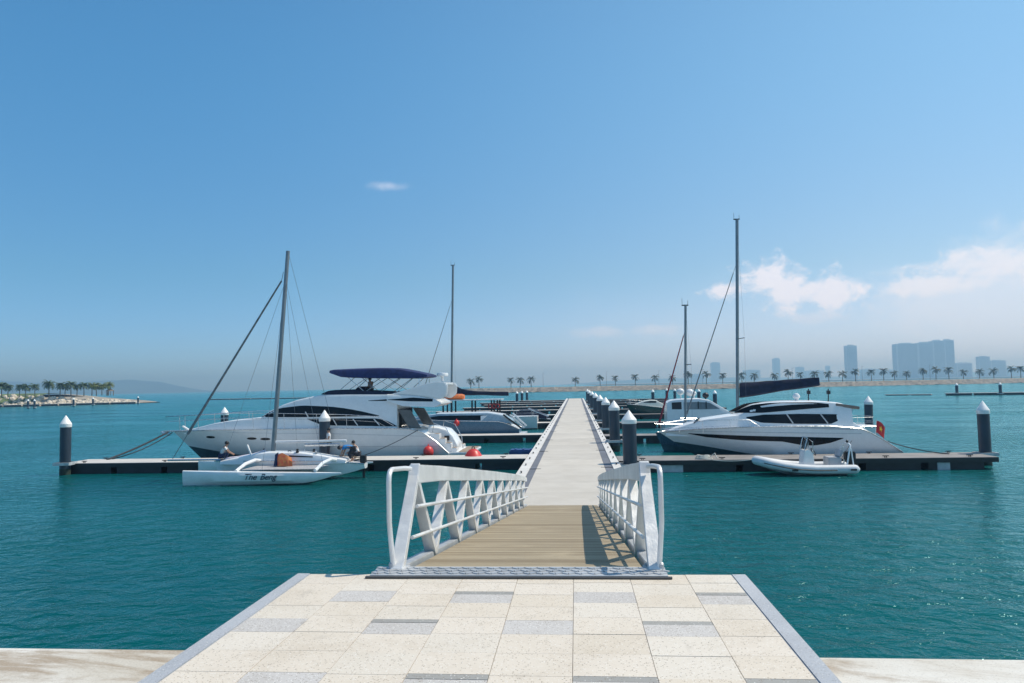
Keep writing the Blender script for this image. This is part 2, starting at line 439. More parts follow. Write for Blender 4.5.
# breakwater (rock berm across the bay) and the spit on the left
def berm(name, line, base_w, top_w, h, matl, amp, seg=4.0, rows=7):
    b = MB(); rings = []
    for (xa, ya), (xb, yb) in zip(line, line[1:]):
        L = math.hypot(xb-xa, yb-ya); n = max(2, int(L/seg)); dx, dy = (xb-xa)/L, (yb-ya)/L; nx, ny = -dy, dx
        for i in range(n):
            t = i/n; px, py = xa+(xb-xa)*t, ya+(yb-ya)*t
            ring = []
            for k in range(rows):
                u = k/(rows-1); off = -base_w/2+base_w*u
                d = abs(off); z = h if d < top_w/2 else h*(1-(d-top_w/2)/(base_w/2-top_w/2))-.15
                j = random.uniform(-amp, amp)
                ring.append((px+nx*off+random.uniform(-amp, amp)*.6, py+ny*off+random.uniform(-amp, amp)*.6, z+(j if d >= top_w/2-.1 else j*.2)))
            rings.append(ring)
    b.loft(rings, closed=False)
    return struct(b.build(name, matl))
berm('breakwater', [(-86, 486), (0, 482), (150, 486), (330, 508), (640, 560)], 26, 12, 3.0, [ROCKM], .55, 2.2, 13)
# spit: grassy back with rock toe
def mound(name, poly_fn, matl): pass
b = MB(); rings = []
for i in range(60):
    t = i/59; X = -480+t*(480-183); w = 14+26*min(1, (1-t)*5); Yc = 262+34*t+6
    h = 4.7*min(1, (1-t)*6+.12)
    ring = []
    for k in range(15):
        u = k/14; off = (u-.5)*2*w; f = min(1, (1-abs(u-.5)*2)*3.2)
        ring.append((X+random.uniform(-.6, .6), Yc+off, -.3+h*f+random.uniform(-.25, .25)*(f < .99)))
    rings.append(ring)
b.loft(rings, closed=False)
struct(b.build('headland', [SANDM]))
b = MB(); rings = []
for i in range(40):
    t = i/39; X = -470+t*(470-214); Yc = 262+34*((X+480)/297)+6; w = 14+26*min(1, (1-(X+480)/297)*5)
    rings.append([(X, Yc-w*f, z+random.uniform(-.15, .2)) for f, z in ((.93, .9), (.8, 2.6), (.7, 4.0), (.5, 4.85), (-.4, 4.85))])
b.loft(rings, closed=False)
stuff(tag(b.build('grass', GRASSM), 'dry green grass on the slope of the spit at left', 'grass'))
b = MB()
for i in range(420):
    t = random.random(); X = -300+t*(300-181); tt = (X+480)/297; w = 14+26*min(1, (1-tt)*5); Yc = 262+34*tt+6
    h = 4.7*min(1, (1-tt)*6+.12)
    if X < -222 and random.random() < .75: continue
    u = random.uniform(.0, .34); off = -w+2*w*u*.5
    z = -.3+h*min(1, u*3.2)
    r = random.uniform(.6, 1.6); M = Matrix.Rotation(random.random()*6, 3, 'Z') @ Matrix.Rotation(random.random()*2, 3, 'X')
    b.lathe([(.01, -r*.7), (r*.8, -r*.45), (r, .1*r), (r*.6, .6*r), (.01, .75*r)], (X, Yc+off, z), 6, M)
stuff(tag(b.build('boulders', ROCKP), 'pale armour rocks heaped along the tip of the spit', 'rocks'))

# hills, far off and fading
def hill(pts, dist, depth):
    """pts: (pixel x, pixel y) of the skyline -> a ridge with real depth at that distance"""
    b = MB(); n = 60; prev = []
    xs = lin(pts[0][0], pts[-1][0], n); rings = []
    for x in xs:
        p = at_y(x, interp(pts, x), dist); h = max(1, p.z)+random.uniform(-.04, .04)*max(1, p.z)
        rings.append([(p.x, p.y-depth, -2), (p.x, p.y-depth*.55, h*.42), (p.x, p.y-depth*.2, h*.85), (p.x, p.y, h), (p.x, p.y+depth*.5, h*.5), (p.x, p.y+depth, -2)])
    b.loft(rings, closed=False)
    return struct(b.build('hills', HILLM, smooth=True))
hill([(-160, 378), (-60, 372), (10, 381), (60, 384), (100, 381), (132, 379.5), (160, 382), (185, 388), (203, 391.5)], 5200, 500)
hill([(560, 384.6), (610, 381), (650, 379), (720, 377.5), (800, 377.5), (900, 375), (1000, 371), (1120, 369)], 6300, 300)

# haze: one closed box of thin even air round everything (sky and clouds are outside it)
b = MB(); b.box(-5300, 5300, -60, 7000, -3.5, 136)
hz = b.build('haze', []); stuff(hz); tag(hz, 'pale sea haze filling the air over the bay', 'haze')
hm = bpy.data.materials.new('thin_haze'); hm.use_nodes = True; H = NT(hm.node_tree)
for nd in list(H.n): H.n.remove(nd)
ho = H.new('ShaderNodeOutputMaterial'); hv = H.new('ShaderNodeVolumePrincipled')
hv.inputs['Color'].default_value = (.36, .68, 1.0, 1); hv.inputs['Absorption Color'].default_value = (.40, .46, 1, 1); hv.inputs['Density'].default_value = HAZE_DENSITY; hv.inputs['Anisotropy'].default_value = .3
H.l.new(hv.outputs[0], ho.inputs['Volume']); hz.data.materials.append(hm)

# ------------------------------------------------------------------ gangway
GX0, GX1, GY0, GLEN, GSL = -1.69, .67, 6.9, 17.0, -2.14/17.0
g = thing('gangway', 'silver truss gangway with a plank deck sloping from the paved landing down to the pier', 'gangway', (0, GY0, 2.8))
zz = lambda y: y*GSL
b = MB()
y = .12
while y < GLEN-.1:
    w = .138; b.box(GX0+.09, GX1-.09, 0, w-.014, -.035, 0, Matrix.Translation((0, y, zz(y))) @ Matrix.Rotation(math.atan(GSL), 4, 'X')); y += w
b.build('plank_deck', PLANK, g)
for s, xw in ((-1, GX0), (1, GX1)):
    b = MB(); b.bar((xw+s*.02, 0, zz(0)-.06), (xw+s*.02, GLEN, zz(GLEN)-.06), .13, .19); b.build('bottom_chord', ALUW, g, bevel=.006)
    b = MB()
    top = [(.72, .99), (2, 1.0), (8, .99), (13, .965), (15.5, .93), (17.0, .88)]
    rings = []
    for yy, hh in top:
        dp = .18 if yy < 12 else .18-.05*(yy-12)/5
        rings.append([(xw+.055, yy, zz(yy)+hh+.0), (xw-.055, yy, zz(yy)+hh), (xw-.055, yy, zz(yy)+hh-dp), (xw+.055, yy, zz(yy)+hh-dp)])
    # slanted near end follows the end post
    rings[0][2] = (xw-.055, .62, rings[0][2][2]); rings[0][3] = (xw+.055, .62, rings[0][3][2])
    b.loft(rings); b.build('top_rail', ALU, g, bevel=.008)
    def brace(y0, z0, y1, z1, name='truss_brace'):
        q = MB(); y0, y1 = Vector((0, y0, z0)), Vector((0, y1, z1)); d = (y1-y0).normalized(); n_ = Vector((0, -d.z, d.y))
        R = lambda p, wx, t: [p+Vector((wx, 0, 0))+n_*t, p+Vector((-wx, 0, 0))+n_*t, p+Vector((-wx, 0, 0))-n_*t, p+Vector((wx, 0, 0))-n_*t]
        q.loft([R(y0, .058, .042), R(y0+d*.10, .062, .042), R(y1, .05, .036)])
        return q.build(name, ALU, g, bevel=.005)
    e = brace(-.06, .0, .80, .885, 'end_post'); e.location.x = xw
    hi, pitch = .83, 1.72
    up = brace(0, .0+zz(0), .86, hi+zz(.86)); dn = brace(0, .0+zz(0), -.86, hi+zz(-.86))
    for k in range(10):
        yb = 1.58+pitch*k
        if yb > GLEN-.05: break
        for proto in (up, dn):
            if proto is up and yb+.86 > GLEN+.1: continue
            c = proto if k == 0 else proto.copy()
            if k: COL.objects.link(c); c.parent = g
            c.location = (xw, yb, zz(yb))
    for hh in (.28, .57):
        b = MB(); ya = .25 if hh < .5 else .48
        b.path([(xw-s*.075, ya+i*(GLEN-.1-ya)/12, zz(ya+i*(GLEN-.1-ya)/12)+hh) for i in range(13)], .019); b.build('mid_rail', ALU, g, smooth=True)
    b = MB(); xo = xw+s*.07
    b.path([(xw+s*.03, .66, .865), (xo-s*.02, .52, .885), (xo, .4, .895), (xo, .06, .925), (xo, -.0, .918), (xo, -.045, .885), (xo, -.06, .83), (xo, -.055, .45), (xw+s*.035, -.05, .0)], .024, 10); b.build('end_rail', ALU, g, smooth=True)
    b = MB(); b.box(xw-.10, xw+.09, -.12, .10, -.02, .030); b.lathe([(.03, 0), (.03, .05), (.015, .06)], (xw+s*.05, -.05, .03), 10)
    for bx in (-.07, .02): b.lathe([(.016, 0), (.016, .018), (.008, .022)], (xw+bx, .075, .03), 6)
    b.build('foot_bracket', ALUW, g, bevel=.005)
b = MB(); b.box(-1.89, .76, -.27, .05, .006, .022)
for i in range(46):
    for r in range(3):
        b.box(-.035, .035, -.012, .012, 0, .008, Matrix.Translation((-1.86+i*.0575+(.028 if r % 2 else 0), -.20+r*.09, .0222)) @ Matrix.Rotation(rad(35 if (i+r) % 2 else -35), 4, 'Z'))
b.build('hinge_plate', ALUW, g)
b = MB(); b.box(-1.92, .79, -.31, -.272, .004, .018); b.build('rubber_lip', mat('dark_grey_edge', (.07, .07, .07), .6), g)

# ------------------------------------------------------------------ floating pier
PX0, PX1, PY0, PY1 = -2.72, 2.02, 22.4, 205.0
p = thing('floating_pier', 'long straight beige concrete pier running out from the foot of the gangway', 'pier', (0, PY0, 0))
L = PY1-PY0
b = MB(); b.box(-1.93, 1.25, 0, L, .30, .60); b.build('deck', PIERC, p, bevel=.01)
for nm, xa, xb, z1, m_ in (('service_strip', -2.24, -1.932, .592, STRIP), ('service_strip', 1.252, 1.62, .592, STRIP), ('edge_beam', PX0, -2.243, .63, EDGEW), ('edge_beam', 1.623, PX1, .63, EDGEW)):
    b = MB(); b.box(xa, xb, 0, L, .28, z1); b.build(nm, m_, p, bevel=.008)
b = MB()
y = .3
while y < L-3: b.box(PX0+.08, PX1-.08, y, y+2.7, -.35, .275); y += 3.0
b.build('float', FLOAT, p)
b = MB()
b.box(-.13, .13, -.03, .03, .05, .085); b.box(-.05, -.02, -.025, .025, 0, .05); b.box(.02, .05, -.025, .025, 0, .05)
cl = b.build('cleat', BLACK, p, bevel=.01)
k = 0
for yy in [1.2+i*3.1 for i in range(34)]:
    for xx in (PX0+.22, PX1-.18):
        c = cl if k == 0 else cl.copy()
        if k: COL.objects.link(c); c.parent = p
        c.location = (xx, yy, .63); c.rotation_euler = (0, 0, rad(90+random.uniform(-12, 12))); k += 1
b = MB(); b.box(-.34, .34, -.035, .035, 0, .02); js = b.build('hinge_strip', BLACK, p)
k = 0
for yy in [12.3+i*9.0 for i in range(12)]:
    for xx in (-2.06, 1.42):
        c = js if k == 0 else js.copy()
        if k: COL.objects.link(c); c.parent = p
        c.location = (xx, yy+(0 if xx < 0 else .4), .594); k += 1

# ------------------------------------------------------------------ finger pontoons
def finger(x0, x1, yc, w, dm, label, pale=(), group=None):
    f = thing('finger_pontoon', label, 'pontoon', (x0, yc, 0), 0, group)
    Lf = x1-x0
    b = MB(); b.box(0, Lf, -w/2, w/2, .40, .60); b.build('deck', dm, f, bevel=.012)
    b = MB(); b.box(.02, Lf-.02, -w/2-.035, -w/2-.003, .36, .575); b.box(.02, Lf-.02, w/2+.003, w/2+.035, .36, .575); b.build('side_fender', BLACK, f)
    b = MB(); bl = MB(); x = .25; anyp = False
    while x < Lf-.5:
        xe = min(x+2.6, Lf-.15)
        (b).box(x, xe, -w/2+.1, w/2-.1, -.35, .395); x = xe+.35
    b.build('float', FLOAT, f)
    for a, c in pale:
        q = MB(); q.box(a, c, -w/2+.05, w/2-.3, -.1, .394); q.build('pale_float', WFLOAT, f, bevel=.02)
    return f
def cleats_on(f, Lf, w, n):
    b = MB(); b.box(-.16, .16, -.03, .03, .07, .11); b.box(-.06, -.02, -.03, .03, 0, .07); b.box(.02, .06, -.03, .03, 0, .07)
    c0 = b.build('cleat', BLACK, f, bevel=.012)
    for i in range(n):
        for j, s in enumerate((-1, 1)):
            c = c0 if (i, j) == (0, 0) else c0.copy()
            if c is not c0: COL.objects.link(c); c.parent = f
            c.location = (1.2+(Lf-2.4)*i/max(1, n-1), s*(w/2-.2), .60)
fl = finger(-29.0, -2.76, 40.9, 2.3, DOCKL, 'pale finger pontoon behind the white trimaran, nearest on the left of the pier'); cleats_on(fl, 26.2, 2.3, 6)
fr = finger(2.06, 20.3, 39.2, 2.5, DOCKB, 'brown decked finger pontoon with the grey inflatable alongside, nearest on the right of the pier', pale=((2.0, 3.2), (15.4, 16.0))); cleats_on(fr, 18.2, 2.5, 5)
fy = [59.5, 77.5, 97, 116, 134, 152, 170, 188]
for i, yy in enumerate(fy):
    nm = ordn(i+1)
    where = 'carrying the pontoon edge under the steel blue cruiser' if i == 0 else nm+' one out along the left side of the pier'
    finger(-22+(i % 3)*1.5, -2.76, yy, 2.1, DOCKL, 'pale low finger pontoon, '+(where if i else 'just in front of the steel blue cruiser'), group='finger pontoons along the left of the pier')
for i, yy in enumerate([57, 75.5, 95, 114, 132, 150, 168, 186]):
    finger(2.06, 21.3+(i % 2), yy, 2.1, DOCKB, 'dark low finger pontoon, '+ordn(i+1)+' one out along the right side of the pier', group='finger pontoons along the right of the pier')

# ------------------------------------------------------------------ mooring piles
def make_pile(label):
    t = thing('mooring_pile', label, 'pile', (0, 0, 0), 0, 'white capped mooring piles')
    b = MB(); b.lathe([(.345, -1.2), (.345, 2.62), (.33, 2.63)], n=24); s_ = b.build('sleeve', PILE, t, smooth=True)
    b = MB(); b.lathe([(.349, -.2), (.349, .22), (.346, .30)], n=24); b.build('weed_band', STAIN, s_, smooth=True)
    b = MB(); b.lathe([(.36, 2.61), (.37, 2.64), (.37, 2.80), (.355, 2.825), (.335, 2.85), (.02, 3.27), (.004, 3.28)], n=24); b.build('cap', CAP, t, smooth=True, sharp=25)
    return t
def ring_on(t):
    b = MB()
    b.box(-.55, .55, -.52, -.42, .50, .66); b.box(-.55, .55, .42, .52, .50, .66); b.box(-.55, -.45, -.419, .419, .50, .66); b.box(.45, .55, -.419, .419, .50, .66)
    b.build('guide_collar', WFLOAT, t, bevel=.01)
pile0 = make_pile('x'); ring_on(pile0); remember(pile0)
PILES = [(2.56, 36.9, -.17, 'dark white capped pile, nearest of the row beside the pier just past the gangway'),
 (2.5, 50, .02, 'white capped dark pile, second in the row along the right edge of the pier'),
 (2.5, 64, .0, 'white capped dark pile, third in the row along the right edge of the pier'),
 (2.5, 79, .0, 'white capped dark pile, fourth in the row along the right edge of the pier'),
 (2.5, 97, .0, 'white capped dark pile, fifth in the row along the right edge of the pier'),
 (2.5, 118, .0, 'white capped dark pile, sixth in the row along the right edge of the pier'),
 (2.5, 142, .0, 'white capped dark pile, seventh in the row along the right edge of the pier'),
 (2.6, 172, .0, 'white capped dark pile, farthest of the row along the right edge of the pier'),
 (-28.62, 39.5, -.05, 'slate grey pile with white cone cap at the left end of the nearest left pontoon'),
 (-14.75, 42.55, -.08, 'white capped pile standing in front of the big white yacht amidships'),
 (-29.4, 60, -.2, 'white pile cap showing above the bow deck of the big white yacht'),
 (20.75, 40.0, -.1, 'dark pile with white cone cap at the right end of the brown finger pontoon'),
 (22.6, 60, -.2, 'dark leaning pile behind the red flag at the stern of the white sports yacht')]
def far_pile(x, ybase, Y, lab):
    q = at_y(x, ybase, Y); PILES.append((q.x, Y, -.3, lab))
for i, (x, Y) in enumerate([(517, 185), (522, 196), (527, 205)]): far_pile(x, 398, Y, 'thin distant pile, '+['leftmost', 'middle', 'rightmost'][i]+' of the three left of the pier below the palms')
for x, Y, l in [(653, 165, 'small distant pile just left of the red furled sail'), (667, 190, 'small distant pile just right of the red furled sail'), (675, 180, 'small distant pile left of the bare mast behind the white cabin boat'), (699, 158, 'distant pile right of the round white radar domes'), (715, 128, 'thicker distant pile between the cabin boat roof and the tallest mast')]: far_pile(x, 400, Y, l)
for x, Y, l in [(957, 190, 'distant pile on the left half of the long floating dock at right'), (1000.5, 186, 'distant pile on the right half of the long floating dock at right')]: far_pile(x, 393, Y, l)
for x, Y, l in [(28, 232, 'pair of white topped piles off the spit, left one'), (34.5, 229, 'pair of white topped piles off the spit, right one'), (73.5, 255, 'dark stub pile below the middle of the spit palms'), (93, 268, 'dark stub pile below the right hand spit palms'), (138, 288, 'dark stub pile off the rocky tip of the spit')]: far_pile(x, 404, Y, l)
for i, (x, y, dz, lab) in enumerate(PILES):
    dz += .08
    if i == 0:
        pile0.location = (x, y, dz); pile0['label'] = lab
    else:
        t = dup(pile0, (x, y, dz), random.random()*.2, lab)
    if i == 12: t.rotation_euler = (0, rad(1.5), 0)
    if i in (8, 11): t.scale = (.82, .82, 1)
    if i in (9, 10, 12): t.scale = (.9, .9, 1)

# far floating docks
def fdock(name, label, xa, xb, ya, yb, w, h=.45):
    t = thing(name, label, 'floating dock', (xa, ya, 0), math.atan2(yb-ya, xb-xa))
    Lq = math.hypot(xb-xa, yb-ya)
    b = MB(); x = 0
    while x < Lq: b.box(x, min(x+11.6, Lq), -w/2, w/2, h-.14, h); x += 12
    b.build('deck', DOCKL, t)
    b = MB(); x = .3
    while x < Lq-1: b.box(x, min(x+5.2, Lq), -w/2+.1, w/2-.1, -.3, h-.145); x += 6
    b.build('float', FLOAT, t)
    return t
fdock('floating_dock', 'long low floating dock crossing the water at far right', 90.5, 150, 191, 176, 2.6, .6)
fdock('floating_dock', 'low broken line of dark floats left of the far right dock', 81, 90, 203, 197, 1.6, .3)
fdock('floating_dock', 'thin dark floating boom on the open water above the yacht bow', -190, -95, 372, 360, 2.2, .5)
fdock('floating_dock', 'long pale dock lying in front of the spit at left', -330, -180, 196, 290, 2.6, .8)

# ------------------------------------------------------------------ boat building kit (bow at x = 0, stern at +x, near side -y)
class Hull:
    def __init__(s, L, B, sheer, draft=.4, rake=1.0, full=.5, stern=.9, chine=.15, cw=.86, bowpow=2.2, cbow=.55, cwb=.45, rise=0.0):
        s.L, s.B, s.sheer, s.draft, s.rake, s.full, s.stern, s.chine, s.cw, s.bp, s.cbow, s.cwb, s.rise = L, B, sheer, draft, rake, full, stern, chine, cw, bowpow, cbow, cwb, rise
    def hb(s, x):
        t = min(1, max(0, x/s.L))
        f = 1-(1-t/s.full)**s.bp if t < s.full else 1-(1-s.stern)*((t-s.full)/(1-s.full))**1.6
        return max(.012, s.B/2*f)
    def ring(s, t):
        zs = interp(s.sheer, s.L*t); w = s.hb(s.L*t)
        zk = -s.draft+(s.draft*.6)*max(0, 1-t/.25)**2+s.rise*max(0, (t-.6)/.4)**1.5
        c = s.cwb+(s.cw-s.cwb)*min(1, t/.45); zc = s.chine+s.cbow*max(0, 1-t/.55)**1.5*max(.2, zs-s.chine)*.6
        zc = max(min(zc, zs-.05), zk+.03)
        pts = [(0, zk), (w*c, zc), (w*(c+1)/2+.03*w, zc+(zs-zc)*.45), (w, zs)]
        r = []
        for y, z in pts:
            u = (z-zk)/(zs-zk); r.append((s.L*t+s.rake*(1-u)*(1-t)**3, y, z))
        return r
    def y_at(s, x, z):
        lo, hi = 0.0, 1.0
        for _ in range(22):
            t = (lo+hi)/2; r = s.ring(t); px = s._at(r, z)[0]
            if px < x: lo = t
            else: hi = t
        return s._at(s.ring((lo+hi)/2), z)[1]
    def _at(s, r, z):
        for a, b in zip(r, r[1:]):
            if z <= b[2]:
                k = (z-a[2])/(b[2]-a[2]) if b[2] > a[2] else 0; k = max(0, min(1, k))
                return (a[0]+(b[0]-a[0])*k, a[1]+(b[1]-a[1])*k)
        return r[-1][0], r[-1][1]
    def build(s, parent, m, deckm, deck_drop=.05, n=30, name='hull'):
        b = MB(); ts = [(i/(n-1))**1.25 for i in range(n)]; rows = []
        for t in ts:
            r = s.ring(t); rows.append([(x, -y, z) for x, y, z in reversed(r)]+r[1:])
        b.loft(rows, closed=False)
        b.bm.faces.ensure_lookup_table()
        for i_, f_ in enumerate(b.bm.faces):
            if i_ % 6 in (2, 3): f_.material_index = 1  # rows below the chine get the dark teal painted shade
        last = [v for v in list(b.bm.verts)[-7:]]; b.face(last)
        h = b.build(name, [m, HULLSHADE], parent, smooth=True, sharp=40)
        b = MB(); rows = []
        for t in ts:
            x, y, z = s.ring(t)[-1]; z -= deck_drop; y = max(.005, y-.012)
            rows.append([(x, -y, z), (x, -y*.5, z+y*.03), (x, 0, z+y*.04), (x, y*.5, z+y*.03), (x, y, z)])
        b.loft(rows, closed=False); b.build('deck', deckm, parent, smooth=True)
        b = MB()
        for sg in (-1, 1):
            b.path([(s.ring(t)[-1][0], sg*(s.ring(t)[-1][1]+.005), s.ring(t)[-1][2]) for t in ts[1:]], .028, 6)
        b.build('rub_rail', CHROME, parent, smooth=True)
        return h
class Cabin:
    """lofted deckhouse: top and bottom curves in (x, z), half width at foot, taper of the top"""
    def __init__(s, top, bot, wf, tw=.8, r=.12):
        s.top, s.bot, s.wf, s.tw, s.r = top, bot, wf, tw, r
    def sec(s, x):
        zb, zt = interp(s.bot, x), interp(s.top, x); zt = max(zt, zb+.03); w = s.wf(x); h = zt-zb; r = min(s.r, h*.4)
        wt = w*(1-(1-s.tw)*min(1, h/1.2))
        return zb, zt, w, wt, r
    def y_at(s, x, z):
        zb, zt, w, wt, r = s.sec(x); k = max(0, min(1, (z-zb)/(zt-r-zb)))
        y = w+(wt-w)*k
        if z > zt-r: y -= r*.5*(z-zt+r)/r
        return y
    def build(s, name, m, parent, n=26, bottom=True):
        b = MB(); rows = []
        for x in lin(s.top[0][0], s.top[-1][0], n):
            zb, zt, w, wt, r = s.sec(x)
            h = [(w, zb), ((w+wt)/2, (zb+zt-r)/2), (wt, zt-r), (wt-r*.3, zt-r*.3), (wt-r, zt), (wt*.4, zt+.03)]
            rows.append([(x, y, z) for y, z in h]+[(x, -y, z) for y, z in reversed(h)])
        b.loft(rows); return b.build(name, m, parent, smooth=True, sharp=38)
def strip(name, m, parent, ysurf, top, bot, off=.012, n=22, sides=(-1, 1), each=True):
    """a pane hugging a side: between two (x, z) curves, a little proud of the surface and with an edge"""
    res = []
    for sg in sides:
        b = MB(); x0, x1 = max(top[0][0], bot[0][0]), min(top[-1][0], bot[-1][0]); rows = []
        for x in lin(x0, x1, n):
            a, c = interp(top, x), interp(bot, x); c = min(c, a-.004); mid = (a+c)/2
            rows.append([(x, sg*(ysurf(x, z)+o), z) for z, o in ((a, off), (mid, off), (c, off), (c, -.02), (mid, -.02), (a, -.02))])
        b.loft(rows); res.append(b.build(name, m, parent, smooth=True, sharp=30))
    return res
def ell(cx, cz, rx, rz, n=13):
    xs = lin(cx-rx, cx+rx, n); f = lambda x: rz*math.sqrt(max(0, 1-((x-cx)/rx)**2))
    return [(x, cz+f(x)) for x in xs], [(x, cz-f(x)) for x in xs]
def rail(parent, pts, stan, r=.016, name='guard_rail', both=True):
    """pts: (x, half-width, z) of the top rail; stan: (x, half-width, z foot) legs"""
    for sg in ((-1, 1) if both else (1,)):
        b = MB(); b.path([(x, sg*y, z) for x, y, z in pts], r, 6)
        b.path([(x, sg*y, z-.32) for x, y, z in pts], r*.6, 5)
        for (x, y, z) in stan:
            top = interp([(p[0], p[2]) for p in pts], x); b.path([(x+.05, sg*y, z), (x, sg*y, top)], r*.9, 5)
        b.build(name, CHROME, parent, smooth=True)
def fender(parent, x, y, z, m, r=.17):
    b = MB(); b.lathe([(.01, r*1.5), (.04, r*1.4), (.05, r*1.1)], (x, y, z), 8); b.ball((x, y, z), r, 8, 1.15); return b.build('fender', m, parent, smooth=True)

# ------------------------------------------------------------------ big flybridge yacht, left
YC, YN = 45.3, 43.15
X0 = at_y(173, 432, YC).x
P = lambda pts: prof(pts, YN, X0)
my = thing('motor_yacht', 'big white flybridge motor yacht with navy bimini moored left of the pier', 'yacht', (X0, YC, 0))
sh = [(0, 2.02)]+P([(221, 430), (275, 429), (330, 428.3), (400, 428.3), (418, 429.5), (430, 436), (440, 444), (449, 453)])
hl = Hull(P([(449, 453)])[0][0], 4.9, sh, .7, 2.5, .5, .93, .2, cbow=.8, cwb=.5)
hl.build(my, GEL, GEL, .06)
tr = Cabin([(1.0, 2.05)]+P([(205, 424.5), (225, 421.2), (258, 418), (300, 417.5), (322, 419)]), [(0, 1.85), (20, 1.85)], lambda x: hl.hb(x)*.86, .86, .10)
tr.build('trunk_cabin', GEL, my)
ho = Cabin(P([(256, 419), (262, 414), (270, 409.8), (281, 404.6), (296, 399.6), (312, 396.2), (322, 394.6), (345, 394.2), (396, 394.2)]), [(0, 1.9), (20, 1.9)], lambda x: 2.02 if x > 8 else 2.02-.55*((8-x)/3)**2, .9, .14)
ho.build('deckhouse', GEL, my, 34)
strip('side_window', GLASS, my, ho.y_at, P([(259, 417), (270, 410.8), (278, 408.2), (301, 405.6), (330, 406.8), (345, 408.6), (361, 411.6), (378, 415.6)]), P([(259, 417.4), (300, 417.4), (378, 416.1)]))
strip('side_window', GLASS, my, ho.y_at, P([(306, 418.9), (340, 418.6), (377, 418.6), (388, 421.6), (396, 426)]), P([(306, 419.3), (321, 425.4), (396, 426.6)]))
for xa, xb in ((304, 307), (332, 336), (352, 357), (373, 379)):
    q = P([(xa, 412 if xa < 310 else 419), (xb, 417 if xa < 310 else 425.5)])
    b = MB()
    for sg in (-1, 1): b.bar((q[0][0], sg*(ho.y_at(*q[0])+.02), q[0][1]), (q[1][0], sg*(ho.y_at(*q[1])+.02), q[1][1]), .05, .05)
    b.build('mullion', GEL, my)
ov = Cabin(P([(386, 394.3), (410, 395), (424, 397.2), (434, 399.8), (440, 403)]), P([(386, 401), (402, 406.2), (434, 407.2), (440, 404.2)]), lambda x: 2.0, .93, .1)
ov.build('flybridge_overhang', GEL, my)
strip('dark_vent', GLASS, my, ov.y_at, P([(387, 399.6), (412, 397.6), (432, 399)]), P([(387, 400), (410, 401.4), (432, 401.6)]))
strip('dark_vent', GLASS, my, ho.y_at, P([(367, 400.6), (396, 398.6)]), P([(367, 401), (396, 401)]))
fs = Cabin(P([(319, 393.8), (326, 390.6), (345, 390), (392, 392.4)]), P([(319, 394.6), (392, 394.8)]), lambda x: 1.72, .95, .08); fs.build('flybridge_coaming', DKNAVY, my)
st = P([(345, 391.5), (352, 386.5), (355, 391)]); b = MB(); b.prism([(st[0][0], st[0][1]-.1), (st[1][0], st[1][1]), (st[1][0]+.25, st[1][1]), (st[2][0]+.2, st[2][1]-.1)], -.9, -.2); b.prism([(st[0][0], st[0][1]-.1), (st[1][0], st[1][1]), (st[1][0]+.25, st[1][1]), (st[2][0]+.2, st[2][1]-.1)], .2, .9); b.build('helm_seat', DKNAVY, my, bevel=.04)
fin = P([(388, 394.4), (400, 391.4), (415, 386.6), (426, 383.2), (436, 381.8), (444, 382.2), (446.5, 386), (446, 395), (440, 399.4), (420, 396.4)])
for sg in (-1, 1):
    b = MB(); b.prism(fin, sg*1.62, sg*1.86); b.build('arch_fin', GEL, my, bevel=.05)
ab = P([(433, 382.6), (443, 382.6), (443, 385)]); b = MB(); b.prism([ab[0], ab[1], ab[2], (ab[0][0], ab[2][1])], -1.6, 1.6); b.build('arch_beam', GEL, my, bevel=.04)
rd = P([(436, 374.2)])[0]; b = MB(); b.lathe([(.02, -.42), (.09, -.4), (.09, -.12), (.1, -.1)], (rd[0], 0, rd[1]), 10); b.build('radar_post', GEL, my)
b = MB(); b.lathe([(.05, -.12), (.34, -.10), (.36, 0), (.32, .1), (.02, .13)], (rd[0], 0, rd[1]), 18); b.build('radar_dome', GEL, my, smooth=True)
cv = Cabin(P([(326, 370.4), (329, 369.4), (340, 368.9), (352, 368.3), (375, 367.7), (395, 368), (408, 370.4), (423, 373.6), (425, 374.6)]), P([(326, 372.8), (338, 377), (350, 377.8), (408, 378.2), (420, 377.4), (425, 376.4)]), lambda x: 1.55, .88, .2); cv.build('bimini_top', NAVY, my)
b = MB()
for a, c in (((343, 376), (361, 391)), ((352, 377), (336, 391)), ((365, 377), (343, 392)), ((386, 377), (364, 391)), ((400, 377), (378, 392.5)), ((412, 377), (395, 392)), ((372, 377), (395, 392)), ((417, 377), (417, 387))):
    q = P([a, c])
    for sg in (-1, 1): b.path([(q[0][0], sg*1.48, q[0][1]), (q[1][0], sg*1.6, q[1][1])], .02, 6)
b.build('bimini_frame', CHROME, my, smooth=True)
for q in (ell(*P([(203.5, 438.2)])[0], .36, .075), ell(*P([(251.5, 438.6)])[0], .34, .075), ell(*P([(266, 438.9)])[0], .34, .075)):
    strip('porthole', GLASS, my, hl.y_at, q[0], q[1], .01, 13)
strip('hull_crease', GREYGEL, my, hl.y_at, P([(330, 446.2), (444, 445.6)]), P([(330, 446.6), (444, 446.2)]), .012)
strip('hull_crease', GREYGEL, my, hl.y_at, P([(225, 432.5), (330, 433), (428, 436)]), P([(225, 432.9), (330, 433.5), (428, 436.4)]), .012)
sd = P([(398, 409), (398, 426)]); b = MB(); b.box(sd[0][0]-.02, sd[0][0]+.06, -1.5, 1.5, 1.9, sd[0][1]); b.build('saloon_door', GLASS, my)
wg = P([(397, 409.4), (410, 410.2), (421, 428.6), (409, 428.4)])
for sg in (-1, 1):
    b = MB(); b.prism(wg, sg*1.95, sg*2.06); b.build('side_wing', mat('shaded_side_glass', (.13, .13, .13), .2), my, bevel=.02)
